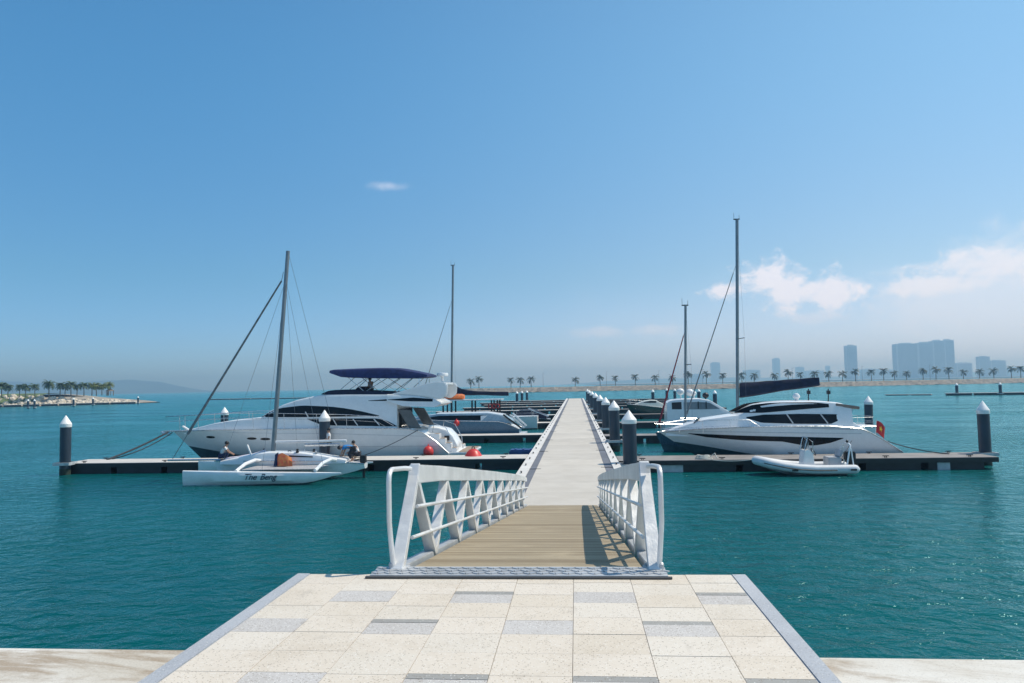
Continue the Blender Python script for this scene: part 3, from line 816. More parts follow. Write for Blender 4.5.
tq = Cabin(P([(424, 427.8), (434, 428.6), (443, 431), (449, 437), (454, 446)]), [(0, .6), (30, .6)], lambda x: 1.0, .95, .12); tq.build('transom_moulding', GEL, my)
sx0, sx1 = P([(426, 440)])[0][0], P([(455, 440)])[0][0]
for sg in (-1, 1):
    for k in range(4):
        xa_ = sx0+(sx1-sx0)*(.22+.20*k); zt_ = 1.72-.28*k
        b = MB(); b.box(xa_-(.8 if k == 0 else .0), xa_+(sx1-sx0)*.198, min(sg*1.03, sg*1.78), max(sg*1.03, sg*1.78), .55, zt_); st_ = b.build('stair_step', GEL, my, bevel=.03)
        b = MB(); b.box(xa_+.03, xa_+(sx1-sx0)*.18, min(sg*1.1, sg*1.7), max(sg*1.1, sg*1.7), zt_+.002, zt_+.014); b.build('teak_tread', TEAK, st_)
    b = MB(); b.path([(sx0+.3, sg*1.72, 1.75), (sx0+.4, sg*1.72, 2.35), (sx0+1.1, sg*1.72, 2.1), (sx1-.2, sg*1.72, 1.3), (sx1-.15, sg*1.72, .7)], .022, 7); b.build('stair_rail', CHROME, my, smooth=True)
b = MB(); q = P([(441, 437), (446, 440)]); b.box(q[0][0], q[1][0], -1.06, -.98, q[1][1]-.1, q[0][1]); b.build('stern_vent', BLACK, my)
q = P([(446, 447), (472, 447)]); b = MB(); b.box(q[0][0], q[1][0], -2.1, 2.1, .50, .66); b.build('swim_platform', GEL, my, bevel=.04)
b = MB(); b.box(q[0][0]+.7, q[1][0]-.12, -1.95, 1.95, .664, .678); b.build('teak_pad', TEAK, my)
rp = [(-.35, .25, 2.95), (.8, .75, 2.98)]+[(x, hl.hb(x)*.95, z) for x, z in P([(230, 413.2), (262, 413), (300, 413.6), (345, 414.4), (378, 416.5), (394, 425.6)])]
rail(my, [(-.4, .05, 2.9)]+rp, [(x, hl.hb(x)*.95, interp(sh, x)-.02) for x in (.6, 2.2, 4.2, 6.2, 8.2, 10.2, 12)], .02, 'bow_rail')
b = MB(); b.box(-.55, .3, -.16, .16, 1.98, 2.06); b.bar((-.55, 0, 2.0), (-.2, 0, 1.75), .16, .06); b.bar((-.72, 0, 2.02), (-.5, 0, 1.8), .36, .05); b.build('anchor', CHROME, my)
fender(my, P([(430, 452)])[0][0], -2.62, .74, RED, .31)
b = MB(); b.bar((.9, -.5, 2.35), (1.5, -.5, 1.98), .22, .1); b.build('windlass_cover', GEL, my, bevel=.03)

# ------------------------------------------------------------------ white sports yacht, right
YC, YN = 42.6, 40.85
X0 = at_y(659, 432, YC).x
P = lambda pts: prof(pts, YN, X0)
sy = thing('sports_yacht', 'sleek white sports yacht with long dark hull window right of the pier', 'yacht', (X0, YC, 0))
sh = [(0, 1.72)]+P([(700, 429.6), (740, 427.2), (780, 426), (830, 426), (858, 428), (872, 433.4), (888, 443), (902, 452)])
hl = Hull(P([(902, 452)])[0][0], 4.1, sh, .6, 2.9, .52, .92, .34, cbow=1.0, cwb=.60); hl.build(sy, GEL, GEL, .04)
Pc = lambda pts: prof(pts, YC, X0)
tr = Cabin([(.35, 1.70)]+Pc([(672, 428.6), (686, 423.4), (701, 418.6), (730, 414.4), (752, 414), (772, 418)]), [(0, 1.5), (20, 1.5)], lambda x: hl.hb(x)*.76, .7, .16); tr.build('foredeck', GEL, sy)
ho = Cabin(Pc([(736, 414), (744, 409.6), (754, 404.9), (768, 402.4), (783, 401.2), (814, 400.8), (832, 402.4), (842, 406)]), [(0, 1.6), (30, 1.6)], lambda x: 1.68 if x > 6.4 else 1.68-.5*((6.4-x)/2)**2, .84, .12); ho.build('deckhouse', GEL, sy, 34)
strip('windscreen', GLASS, sy, ho.y_at, P([(738.5, 412.8), (746, 409), (756, 405), (770, 403.2), (783, 402.6), (815, 402.4), (831, 404.2)]), P([(738.5, 413.6), (765, 413), (785, 411.2), (812, 408.8), (831, 407.4)]), n=28)
strip('side_window', GLASS, sy, ho.y_at, P([(749, 417.6), (765, 414.9), (800, 414), (839, 414.4)]), P([(749, 418.6), (763, 423), (800, 424), (832, 424), (839, 421)]), n=28)
for xa, xb in ((788, 794), (822, 829)):
    q = P([(xa, 414.4), (xb, 423.6)]); b = MB()
    for sg in (-1, 1): b.bar((q[0][0], sg*(ho.y_at(*q[0])+.02), q[0][1]), (q[1][0], sg*(ho.y_at(*q[1])+.02), q[1][1]), .05, .06)
    b.build('mullion', GREYGEL, sy)
strip('hull_window', GLASS, sy, hl.y_at, P([(691, 434.4), (742, 435.6), (781, 436.2), (842, 437.6)]), P([(691, 434.9), (708, 438), (742, 440.3), (781, 441.2), (802, 445), (814, 445.2), (830, 442.4), (842, 438.2)]), n=36)
strip('hull_crease', GREYGEL, sy, hl.y_at, P([(668, 432), (740, 431.6), (860, 433)]), P([(668, 432.4), (740, 432.2), (860, 433.6)]), .012)
strip('side_intake', GREYGEL, sy, hl.y_at, P([(792, 426.8), (830, 426.9), (852, 429)]), P([(792, 427.2), (830, 429.2), (852, 429.6)]), .012)
ac = Cabin(P([(838, 413.5), (848, 418), (858, 424), (868, 430)]), [(0, 1.3), (30, 1.3)], lambda x: 1.7, .9, .1); ac.build('aft_coaming', GEL, sy)
sd = P([(838, 404.8), (862, 408.2)]); b = MB(); b.bar((sd[0][0], 0, sd[0][1]), (sd[1][0], 0, sd[1][1]), 2.9, .16); b.build('sunshade', mat('taupe_canvas', (.24, .19, .16), .85), sy, bevel=.03)
b = MB(); q = P([(856, 408.5), (851, 425)])
for sg in (-1, 1): b.path([(q[0][0], sg*1.3, q[0][1]), (q[1][0], sg*1.4, q[1][1])], .022, 6)
b.build('sunshade_pole', CHROME, sy)
dm = P([(806, 397.2)])[0]; b = MB(); b.lathe([(.1, -.25), (.12, -.1), (.2, -.05), (.2, .05), (.12, .17), (.01, .2)], (dm[0], 0, dm[1]), 14); b.build('radar_dome', GEL, sy, smooth=True)
for xx in (821, 842):
    q = P([(xx, 389), (xx, 403)]); b = MB(); b.path([(q[1][0], .4, q[1][1]), (q[0][0], .4, q[0][1])], .03, 6); b.box(q[0][0]-.08, q[0][0]+.08, .3, .5, q[0][1]-.3, q[0][1]-.1); b.build('antenna', BLACK, sy)
q = P([(893, 451), (908, 451)]); b = MB(); b.box(q[0][0]-.3, q[1][0], -1.7, 1.7, .36, .48); b.build('swim_platform', GEL, sy, bevel=.03)
tq = Cabin(P([(862, 429.6), (874, 434.6), (888, 444), (897, 451)]), [(0, .4), (30, .4)], lambda x: 1.55, .95, .1); tq.build('transom_moulding', GEL, sy)
b = MB(); q = P([(697, 424), (703, 419.5)])
b.bar((q[0][0], -.4, q[0][1]-.02), (q[1][0], -.4, q[1][1]+.04), .5, .05); b.build('deck_hatch', GLASS, sy)
rail(sy, [(.3, .3, 2.2), (1.5, 1.0, 2.32), (3.2, 1.6, 2.42), (4.6, 1.85, 2.42), (5.2, 1.9, 2.0)], [(1.0, .8, 1.7), (2.2, 1.3, 1.7), (3.6, 1.68, 1.72), (4.6, 1.85, 1.75)], .014, 'bow_rail')
# ensign on the stern rail
FQ = at_y(875, 437, 41.3)
fg = thing('ensign', 'small red flag with a yellow star at the stern of the white sports yacht', 'flag', FQ)
b = MB(); b.path([(0, 0, -.35), (.12, 0, .95)], .018, 6); b.build('flagstaff', CHROME, fg)
def flagpt(u, v): return (.11-.06*(1-v)+u*.40+.05*v, .07*math.sin(u*6+v), .86-.62*(1-v)-u*.30+.05*math.sin(u*5))
b = MB(); rows = [[flagpt(i/12, j/5) for j in range(6)] for i in range(13)]
rows2 = [r_+[(x, y+.006, z) for x, y, z in reversed(r_)] for r_ in rows]; b.loft(rows2); fc = b.build('flag_cloth', mat('flag_red', (.42, .02, .025), .7), fg, smooth=True)
b = MB(); cx, cy = .5, .5
pl = [flagpt(cx+(.17 if k % 2 == 0 else .07)*math.cos(math.pi/2+k*math.pi/5), cy+(.25 if k % 2 == 0 else .10)*math.sin(math.pi/2+k*math.pi/5)) for k in range(10)]
fr_ = [b.v((x, y-.012, z)) for x, y, z in pl]; bk = [b.v((x, y-.008, z)) for x, y, z in pl]
b.face(fr_); b.face(list(reversed(bk)))
for i in range(10): b.face([fr_[i], fr_[(i+1) % 10], bk[(i+1) % 10], bk[i]])
b.build('star', mat('yellow_star', (.75, .55, .03), .7), fc)

# ------------------------------------------------------------------ steel-blue cruiser, left behind the yacht
YC, YN = 62.6, 61.1
X0 = at_y(398, 421, YC).x
P = lambda pts: prof(pts, YN, X0)
bb = thing('cruiser', 'steel blue cabin cruiser with dark side windows, stern to the pier behind the big yacht', 'motorboat', (X0, YC, 0))
sh = [(0, 1.75)]+P([(420, 420), (460, 421), (500, 421.6), (508, 424), (519, 429)])
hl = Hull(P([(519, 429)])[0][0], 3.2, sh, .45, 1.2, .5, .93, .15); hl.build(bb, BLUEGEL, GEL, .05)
tp = Cabin([(.9, 1.75)]+P([(420, 416.4), (440, 413.8), (488, 413.2), (502, 415.4), (512, 421)]), [(0, 1.4), (20, 1.4)], lambda x: hl.hb(x)*.93, .88, .07); tp.build('deckhouse', mat('pale_blue_gelcoat', (.30, .40, .47), .3), bb)
strip('side_window', GLASS, bb, tp.y_at, P([(423, 418.6), (438, 415.9), (486, 415.3)]), P([(423, 419.1), (440, 420.2), (480, 420.4), (486, 416)]))
strip('white_stripe', GEL, bb, tp.y_at, P([(480.5, 416), (483, 415.6), (487, 415.6)]), P([(480.5, 420.6), (481.5, 420.6), (487, 415.9)]), .02)
rf = Cabin(P([(436, 413.6), (488, 412.6), (503, 415)]), P([(436, 414.4), (488, 413.9), (503, 416)]), lambda x: 1.25, .95, .03); rf.build('white_coachroof', GEL, bb)
q = P([(503, 414.6), (521, 428)])
for sg in (-1, 1):
    for o in (0, .55):
        b = MB(); b.bar((q[0][0]+o, sg*1.45, q[0][1]), (q[1][0]+o*.5, sg*1.4, q[1][1]), .16, .14); b.build('stern_rib', GEL if o else BLACK, bb, bevel=.03)
b = MB(); b.box(q[1][0]-.5, q[1][0]+.35, -1.3, 1.3, .42, .54); b.build('swim_platform', GEL, bb)
fender(bb, P([(457, 423)])[0][0], -1.72, P([(457, 423)])[0][1], RED, .24)

# ------------------------------------------------------------------ sailing boats
def sailboat(name, label, Xb, Y, L, B, free, mast_x, mast_base, mast_top, hullm, coverm=None, boom=None, stay_top=.83, stay_m=GREYSAIL, stay_r=.05, spreader=None, cab=True, stay_foot=None, back=False, slim=False, cat='sailing boat'):
    t = thing(name, label, cat, (Xb, Y, 0))
    sh = [(0, free*1.12), (L*.5, free*.96), (L, free)]
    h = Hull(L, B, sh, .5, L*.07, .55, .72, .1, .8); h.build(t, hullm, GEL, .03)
    if cab:
        c = Cabin([(L*.2, free+.05), (L*.3, free+.32), (L*.48, free+.42), (L*.64, free+.40), (L*.66, free+.1)], [(0, free-.1), (L, free-.1)], lambda x: h.hb(x)*.62, .85, .1); c.build('coachroof', GEL, t)
        strip('cabin_window', GLASS, t, c.y_at, [(L*.34, free+.26), (L*.6, free+.30)], [(L*.34, free+.14), (L*.6, free+.16)])
    mb = Vector((mast_x, 0, mast_base)); mt = Vector(mast_top)
    b = MB(); b.path([mb, mb.lerp(mt, .5), mt], .085 if (mt-mb).length < 11 else .115, 10); b.build('mast', MASTM, t, smooth=True)
    b = MB(); b.box(mt.x-.25, mt.x+.18, -.05, .05, mt.z-.05, mt.z+.02); b.path([(mt.x-.22, 0, mt.z), (mt.x-.22, 0, mt.z+.45)], .012, 5); b.path([(mt.x+.15, 0, mt.z), (mt.x+.15, 0, mt.z+.3)], .012, 5); b.build('masthead_unit', BLACK, t)
    s1 = mb.lerp(mt, stay_top); sf = Vector(stay_foot) if stay_foot else Vector((.15, 0, free*1.12+.1))
    b = MB(); b.path([sf, sf.lerp(s1, .06)], .012, 5); b.path([sf.lerp(s1, .06), sf.lerp(s1, .3), sf.lerp(s1, .93)], stay_r, 7, stay_r*.45); b.path([sf.lerp(s1, .93), s1], .012, 5); b.build('furled_jib', stay_m, t, smooth=True)
    b = MB()
    for sg in (-1, 1):
        ch = Vector((mast_x+.3, sg*h.hb(mast_x)*.95, free))
        if spreader:
            sp = mb.lerp(mt, spreader)+Vector((.25, sg*B*.28, 0)); b.path([mb.lerp(mt, spreader), sp], .03, 5)
            b.path([ch, sp], .006, 4); b.path([sp, mb.lerp(mt, .97)], .006, 4)
        else: b.path([ch, mb.lerp(mt, stay_top)], .006, 4)
    if back: b.path([(L-.1, 0, free), mt], .008, 4)
    b.build('rigging', WIRE, t)
    if boom:
        p0, p1, hh = boom; p0, p1 = Vector(p0), Vector(p1)
        b = MB(); b.path([p0, p1], .06, 8); b.build('boom', MASTM, t)
        b = MB(); rows = []
        for i in range(19):
            k = i/18; c = p0.lerp(p1, k*.98+.01); hgt = hh*((.30+.70*math.exp(-k*7)) if slim else (1-.48*k))*(1+.018*math.sin(k*23)); w = .16-.05*k+.015*math.sin(k*17)
            dx, dz = 0, 1
            rows.append([(c.x, 0, c.z-.08-.02*math.sin(k*9)), (c.x, w, c.z+.02), (c.x, w*.85, c.z+hgt*.5), (c.x, w*.3, c.z+hgt*.95), (c.x, 0, c.z+hgt), (c.x, -w*.3, c.z+hgt*.95), (c.x, -w*.85, c.z+hgt*.5), (c.x, -w, c.z+.02)])
        b.loft(rows); b.build('sail_cover', coverm, t, smooth=True)
    rail(t, [(0.0, .12, free*1.12+.55), (L*.12, h.hb(L*.12)*.9, free+.62), (L*.22, h.hb(L*.22)*.95, free+.60)], [(.35, .2, free*1.1), (L*.12, h.hb(L*.12)*.9, free), (L*.22, h.hb(L*.22)*.95, free)], .014, 'pulpit')
    rail(t, [(L*.82, h.hb(L*.82)*.95, free+.6), (L*.96, h.hb(L*.96)*.95, free+.62), (L, .2, free+.62)], [(L*.82, h.hb(L*.82)*.95, free), (L*.96, h.hb(L*.96)*.95, free)], .014, 'pushpit')
    return t
# tallest mast, right
Y = 54.0; xb = at_y(681, 420, Y).x; mb_ = at_y(737, 408, Y); mt_ = at_y(737, 219, Y); b0 = at_y(739, 391, Y); b1 = at_y(820, 381.5, Y); sfo = at_y(684, 408, Y)
s2 = sailboat('sailing_yacht', 'sailing yacht with the tallest mast and navy sail cover behind the sports yacht', xb, Y, 13.2, 3.9, 1.25, mb_.x-xb, 1.5, (mt_.x-xb, 0, mt_.z), GEL, DKNAVY, ((b0.x-xb, 0, b0.z-.42), (b1.x-xb, 0, b1.z-.2), .98), .79, GREYSAIL, .06, .41)
# shorter mast with red furled jib
Y = 49.6; xb = at_y(655, 421, Y).x; mb_ = at_y(685, 412, Y); mt_ = at_y(685.5, 305, Y)
s3 = sailboat('sailing_yacht', 'small sailing yacht with a bare mast and dark red furled jib right of the pier', xb, Y, 8.6, 2.7, 1.12, mb_.x-xb, 1.7, (mt_.x-xb, 0, mt_.z), mat('slate_blue_hull', (.05, .09, .13), .3), None, None, .80, REDSAIL, .075, .5, stay_foot=(.15, 0, 1.5))
b = MB(); rows = []
for i in range(14):
    k = i/13; x = .5+k*2.6; w = .25+.6*math.sin(min(1, k*1.2)*1.6); hh = .18+.32*math.sin(k*math.pi)+.05*math.sin(k*20)
    rows.append([(x, -w, 1.18), (x, -w*.6, 1.18+hh*.8), (x, 0, 1.18+hh), (x, w*.6, 1.18+hh*.8), (x, w, 1.18)])
b.loft(rows, closed=False); b.build('bow_cover', mat('blue_grey_canvas', (.10, .15, .24), .85, var=.3), s3, smooth=True)
# sloop behind the big yacht, left
Y = 77.0; xb = at_y(414, 398, Y).x; mb_ = at_y(451, 392, Y); mt_ = at_y(453, 265, Y); b0 = at_y(453, 390.5, Y); b1 = at_y(509, 391.6, Y); sft = at_y(418, 376, Y)
s1 = sailboat('sailing_yacht', 'sailing yacht behind the big flybridge yacht, tall dark mast and navy covered boom', xb, Y, 13.0, 3.8, 1.3, mb_.x-xb, 1.5, (mt_.x-xb, 0, mt_.z), GEL, DKNAVY, ((b0.x-xb, 0, b0.z-.4), (b1.x-xb, 0, b1.z-.35), 1.1), .78, GREYSAIL, .05, None, slim=True)

# ------------------------------------------------------------------ trimaran, front left
YC = 36.9; X0 = at_y(214, 463, YC).x
P = lambda pts, Yp=YC-.6: prof(pts, Yp, X0)
tm = thing('trimaran', 'small white trimaran with hand lettered name on its near float and tall leaning mast', 'trimaran', (X0, YC, 0))
Lm = at_y(366, 463, YC).x-X0
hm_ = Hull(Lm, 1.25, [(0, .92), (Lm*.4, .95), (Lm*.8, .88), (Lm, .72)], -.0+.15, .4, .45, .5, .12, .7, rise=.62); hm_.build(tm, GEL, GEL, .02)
cb_ = Cabin([(.5, .93)]+P([(240, 457), (256, 453.6), (268, 452.4), (300, 452.8), (320, 455.5), (345, 460)]), [(0, .78), (20, .78)], lambda x: .55 if x > 2 else .55-.3*((2-x)/2)**2, .72, .14); cb_.build('coachroof', GEL, tm)
strip('cabin_window', GLASS, tm, cb_.y_at, P([(288, 455.5), (312, 456.6)]), P([(288, 457), (312, 457.6)]))
FLN = [(0, .70), (2, .66), (5, .60), (7.2, .50)]
for sg, yo in ((-1, -2.55), (1, 2.35)):
    fx0 = at_y(183, 475, YC+yo).x-X0; fx1 = at_y(341, 475, YC+yo).x-X0
    if sg > 0: fx0, fx1 = fx0+.9, at_y(373, 462, YC+yo).x-X0
    Lf = fx1-fx0; b = MB(); rows = []
    for i in range(26):
        k = i/25; zt = .70-.16*k; zb = .02+.10*k**2 if k < .75 else .02+.10*k**2+.42*((k-.75)/.25)**1.6
        w = .26*min(1, .25+k*4)*(1 if k < .55 else max(.06, 1-((k-.55)/.45)**1.5)); zb = min(zb, zt-.05)
        x = fx0+Lf*k
        rows.append([(x, yo, zb), (x, yo+w*.75, zb+(zt-zb)*.3), (x, yo+w, zb+(zt-zb)*.75), (x, yo+w*.8, zt), (x, yo, zt+.03), (x, yo-w*.8, zt), (x, yo-w, zb+(zt-zb)*.75), (x, yo-w*.75, zb+(zt-zb)*.3)])
    b.loft(rows); fo = b.build('float_hull', GEL, tm, smooth=True, sharp=32)
    for px in (247, 324):
        xa = at_y(px, 468, YC+yo*.6).x-X0
        b = MB(); b.path([(xa+.25, sg*.35, .92), (xa+.12, yo*.35, 1.02), (xa, yo*.68, .92), (xa-.08, yo, .66)], .10, 8, .085); b.build('cross_beam', GEL, tm, smooth=True)
    xa = at_y(247, 468, YC+yo*.6).x-X0; xc = at_y(324, 468, YC+yo*.6).x-X0
    b = MB(); b.box(xa+.1, xc-.05, min(sg*.6, yo+.2 if sg < 0 else yo-.2), max(sg*.6, yo+.2 if sg < 0 else yo-.2), .70, .715); b.build('trampoline', mat('grey_netting', (.36, .36, .37), .9, var=.25, vscale=12, bump=.8, bscale=60), tm)
# name on the near float
tp_ = at_y(243, 480, YC-2.84); dg = None; ink = mat('ink_lettering', (.02, .03, .06), .5)
for word, dx in (('The', 0), ('Beng', .80)):
    cu = bpy.data.curves.new('name_text', 'FONT'); cu.body = word; cu.size = .40; cu.shear = .35; cu.extrude = .004; cu.space_character = 1.0; cu.offset = .004
    to = bpy.data.objects.new('name_text', cu); COL.objects.link(to)
    dg = bpy.context.evaluated_depsgraph_get(); me = bpy.data.meshes.new_from_object(to.evaluated_get(dg)); bpy.data.objects.remove(to)
    nl = bpy.data.objects.new('name_lettering', me); COL.objects.link(nl); me.materials.clear(); me.materials.append(ink); nl.parent = tm
    nl.location = (tp_.x-X0+dx, -2.55-.272, .29); nl.rotation_euler = (rad(84), 0, 0)
mtp = at_y(288, 251, YC); mbp = at_y(272.5, 452, YC)
b = MB(); mb_ = Vector((mbp.x-X0, 0, .95)); mt_ = Vector((mtp.x-X0, 0, mtp.z)); b.path([mb_, mb_.lerp(mt_, .5), mt_], .12, 10, .10); b.build('mast', MASTM, tm, smooth=True)
sp = at_y(168, 456, YC); sp = Vector((sp.x-X0, 0, .98)); b = MB(); b.path([(1.0, 0, .98), sp], .045, 8); b.build('bowsprit', CHROME, tm, smooth=True)
fo_ = at_y(172, 459, YC); s0 = Vector((sp.x+.25, 0, 1.05)); s1_ = at_y(281.5, 281, YC); s1_ = Vector((s1_.x-X0, 0, s1_.z))
b = MB(); b.path([s0, s0.lerp(s1_, .14)], .018, 5); b.path([s0.lerp(s1_, .14), s0.lerp(s1_, .4), s1_], .075, 8, .045); b.path([s1_, s1_.lerp(mt_, .3)], .015, 5); b.build('furled_jib', GREYSAIL, tm, smooth=True)
b = MB(); hd = mb_.lerp(mt_, .86)
for q in ((.6, -.2, .95), (3.6, -2.4, .7), (3.6, 2.2, .7), (6.6, -2.3, .7)): b.path([q, hd], .008, 4)
q = at_y(331, 397, YC+2); b.path([mt_, (q.x-X0, 2, q.z-1.2)], .009, 4); b.build('rigging', WIRE, tm)
bq = at_y(275, 442, YC); br = at_y(347, 440.5, YC); b = MB(); b.path([(bq.x-X0, 0, bq.z), (br.x-X0, -.1, br.z)], .065, 8); b.build('boom', mat('white_spar', (.7, .7, .7), .35), tm, smooth=True)
b = MB(); q0 = at_y(303, 445.5, YC); q1 = at_y(338, 445, YC); b.path([(q0.x-X0, .25, q0.z), (q1.x-X0, .25, q1.z)], .07, 8); b.path([(q0.x-X0, .25, q0.z), (q0.x-X0-.02, .25, .9)], .025, 6); b.path([(br.x-X0-.2, -.1, br.z), (br.x-X0-.1, 0, 1.0)], .015, 5); b.build('boom_gallows', CHROME, tm, smooth=True)
q = at_y(363, 468, YC); b = MB(); b.box(q.x-X0-.12, q.x-X0+.16, -.16, .16, .75, 1.12); b.box(q.x-X0-.02, q.x-X0+.10, -.06, .06, -.2, .76); b.bar((q.x-X0-.5, 0, .85), (q.x-X0-.1, 0, .95), .06, .06); b.build('outboard_motor', BLACK, tm, bevel=.04)
for px_, py_ in ((255, 446.5),):
    q = at_y(253, 455, YC-.3); b = MB(); b.bar((q.x-X0-.3, -.3, 1.75), (q.x-X0, -.3, .95), .12, .06); b.build('dagger_board', GEL, tm, bevel=.015)
# things lying on the trimaran
q = at_y(283, 461, YC-1.1)
cl_sc = 1.35
cl_ = thing('towel', 'orange and blue towel hung over the white trimaran trampoline edge', 'towel', (q.x, YC-1.05, .72))
b = MB(); rows = []
for i in range(12):
    k = i/11; x = -.28+.56*k
    rows.append([(x-.02, .12, .0), (x, .02, .46-.25*abs(k-.35)+.03*math.sin(k*14)), (x+.05, -.05, .50-.28*abs(k-.35)), (x+.12, -.16, .22+.03*math.sin(k*11)), (x+.14, -.2, .02)])
b.loft(rows, closed=False)
b.build('towel_cloth', [mat('orange_towel', (.65, .28, .08), .9, var=.1, vscale=9, col2=(.62, .10, .06))], cl_, smooth=True)
b = MB(); rows = [[(-.36, .1, 0), (-.33, .02, .42), (-.28, -.06, .44), (-.3, -.18, .02)], [(-.2, .1, 0), (-.2, .02, .52), (-.16, -.07, .50), (-.2, -.22, .02)]]; b.loft(rows, closed=False); b.build('blue_fold', NAVYC, cl_, smooth=True)
cl_.scale = (cl_sc, cl_sc, cl_sc)
for gx, gy, gm, gr in ((300, -.35, BLACK, .08), (312, .3, BLACK, .08), (318, -.3, CHROME, .07), (262, .25, BLACK, .07)):
    gq = at_y(gx, 455, YC).x-X0; b = MB(); zt_ = interp(cb_.top, gq); b.lathe([(gr, -.05), (gr, .05), (gr*.6, .07), (gr*.9, .14), (.02, .16)], (gq, gy, zt_+.02), 10); b.build('winch', gm, tm, smooth=True)
gq = at_y(238, 458, YC).x-X0; b = MB(); b.path([(gq-.7, -.05, .99), (gq, -.1, 1.06), (gq+.9, -.12, 1.22), (gq+1.5, -.1, 1.42)], .11, 8, .07); b.build('rolled_sail', mat('lilac_sailcloth', (.62, .56, .62), .8, var=.15), tm, smooth=True)
b = MB(); gq = at_y(352, 460, YC).x-X0; b.path([(gq+.5, 0, 1.0), (gq-.6, .12, 1.12)], .025, 6); b.build('tiller', TEAK, tm)
q = at_y(288, 455.5, YC-.5)
bg_ = thing('bag', 'small black bag on the trimaran coachroof beside the orange towel', 'bag', (q.x, YC-.3, q.z-.1))
b = MB(); b.ball((0, 0, .12), .17, 8, .75); b.build('bag_body', BLACK, bg_, smooth=True)
b = MB(); b.path([(-.1, 0, .2), (-.06, 0, .32), (.06, 0, .32), (.1, 0, .2)], .018, 6); b.build('handle', BLACK, bg_)

# ------------------------------------------------------------------ grey inflatable (right, in front)
YC = 36.75; X0 = at_y(755, 458, YC).x; Lr = at_y(849, 466, YC).x-X0
rb = thing('inflatable_boat', 'pale grey inflatable boat with steering console lying at the brown finger pontoon', 'inflatable boat', (X0, YC, 0))
def tubez(x): return .30+.40*max(0, 1-x/2.6)**1.7
side = [(Lr, .75), (Lr*.8, .77), (Lr*.6, .78), (Lr*.42, .76), (Lr*.28, .68), (Lr*.16, .52), (Lr*.07, .34), (.05, 0)]
pts = [(x, -y, tubez(x)) for x, y in side]+[(x, y, tubez(x)) for x, y in reversed(side[:-1])]
b = MB(); b.path(pts, .215, 14)
for sg in (-1, 1): b.lathe([(.215, 0), (.18, .12), (.06, .22), (.01, .23)], (Lr-.01, sg*.75, tubez(Lr)), 14, Matrix.Rotation(rad(90), 3, 'Y'))
b.build('air_tube', HYPAL, rb, smooth=True, sharp=60)
b = MB(); b.path([(x, y+(-.205 if y <= 0 else .205) if abs(y) > .1 else y, z-.02) for x, y, z in pts[1:-1]], .035, 6); b.build('rubbing_strake', mat('dark_grey_rubber', (.06, .06, .065), .6), rb)
b = MB(); rows = []
for k in lin(0, 1, 12):
    x = .25+k*(Lr-.45); w = .65*min(1, .15+k*2.2); z = tubez(x)-.12
    rows.append([(x, -w, z), (x, 0, z-.38*min(1, .3+k*1.3)), (x, w, z), (x, 0, z+.02)])
b.loft(rows); b.build('rigid_hull', GREYGEL, rb, smooth=True)
q0 = at_y(800, 452, YC).x-X0; q1 = at_y(812, 452, YC).x-X0
b = MB(); b.prism([(q0, .35), (q0+.1, 1.12), (q0+.28, 1.22), (q1-.05, 1.0), (q1, .35)], -.38, .38); cn = b.build('console', GEL, rb, bevel=.03)
b = MB(); b.bar((q0+.16, 0, 1.2), (q0+.32, 0, 1.62), .7, .02, (1, 0, .4)); b.build('windscreen', GLASS, cn)
b = MB(); b.path([(q0+.1, -.36, 1.15), (q0+.26, -.36, 1.75), (q0+.5, -.36, 1.55), (q1-.06, -.36, 1.0)], .022, 6); b.path([(q0+.1, .36, 1.15), (q0+.26, .36, 1.75), (q0+.5, .36, 1.55), (q1-.06, .36, 1.0)], .022, 6); b.path([(q0+.26, -.36, 1.75), (q0+.26, .36, 1.75)], .022, 6); b.build('grab_rail', CHROME, cn, smooth=True)
b = MB(); wm = Matrix.Rotation(rad(60), 3, 'Y'); b.path([Vector((q1+.06, 0, 1.06))+wm @ Vector((.19*math.cos(a), .19*math.sin(a), 0)) for a in lin(0, 2*math.pi, 17)], .018, 6); b.build('steering_wheel', BLACK, cn)
qs = at_y(832, 455, YC).x-X0
b = MB(); b.box(qs-.3, qs+.3, -.42, .42, .35, .82); b.bar((qs+.26, 0, .82), (qs+.36, 0, 1.15), .84, .1, (1, 0, 0)); b.build('seat', mat('grey_vinyl', (.42, .43, .45), .5), rb, bevel=.04)
b = MB(); qa = at_y(843, 456, YC).x-X0
for sg in (-1, 1):
    b.path([(qa-.05, sg*.62, .45), (qa+.12, sg*.55, 1.2), (qa+.2, sg*.45, 1.38), (qa+.22, sg*.2, 1.44)], .04, 8); b.path([(qa+.25, sg*.62, .45), (qa+.2, sg*.52, 1.25)], .03, 8)
b.path([(qa+.22, -.2, 1.44), (qa+.22, .2, 1.44)], .04, 8); b.build('light_arch', GEL, rb, smooth=True)
b = MB(); b.lathe([(.02, 0), (.06, .02), (.06, .1), (.01, .14)], (qa+.22, 0, 1.47), 10); b.build('beacon', BLACK, rb)
b = MB(); b.box(Lr-.18, Lr+.28, -.2, .2, .62, 1.06); b.box(Lr-.02, Lr+.18, -.09, .09, -.25, .63); b.lathe([(.03, 0), (.12, .05), (.12, .15), (.03, .2)], (Lr+.06, 0, -.3), 8); b.build('outboard_motor', BLACK, rb, bevel=.05)
for px_ in (789, 846):
    x = at_y(px_, 462, YC).x-X0; b = MB(); b.box(x-.14, x+.14, -1.0, -.975, .26, .34); b.build('grab_handle', BLACK, rb, bevel=.006)

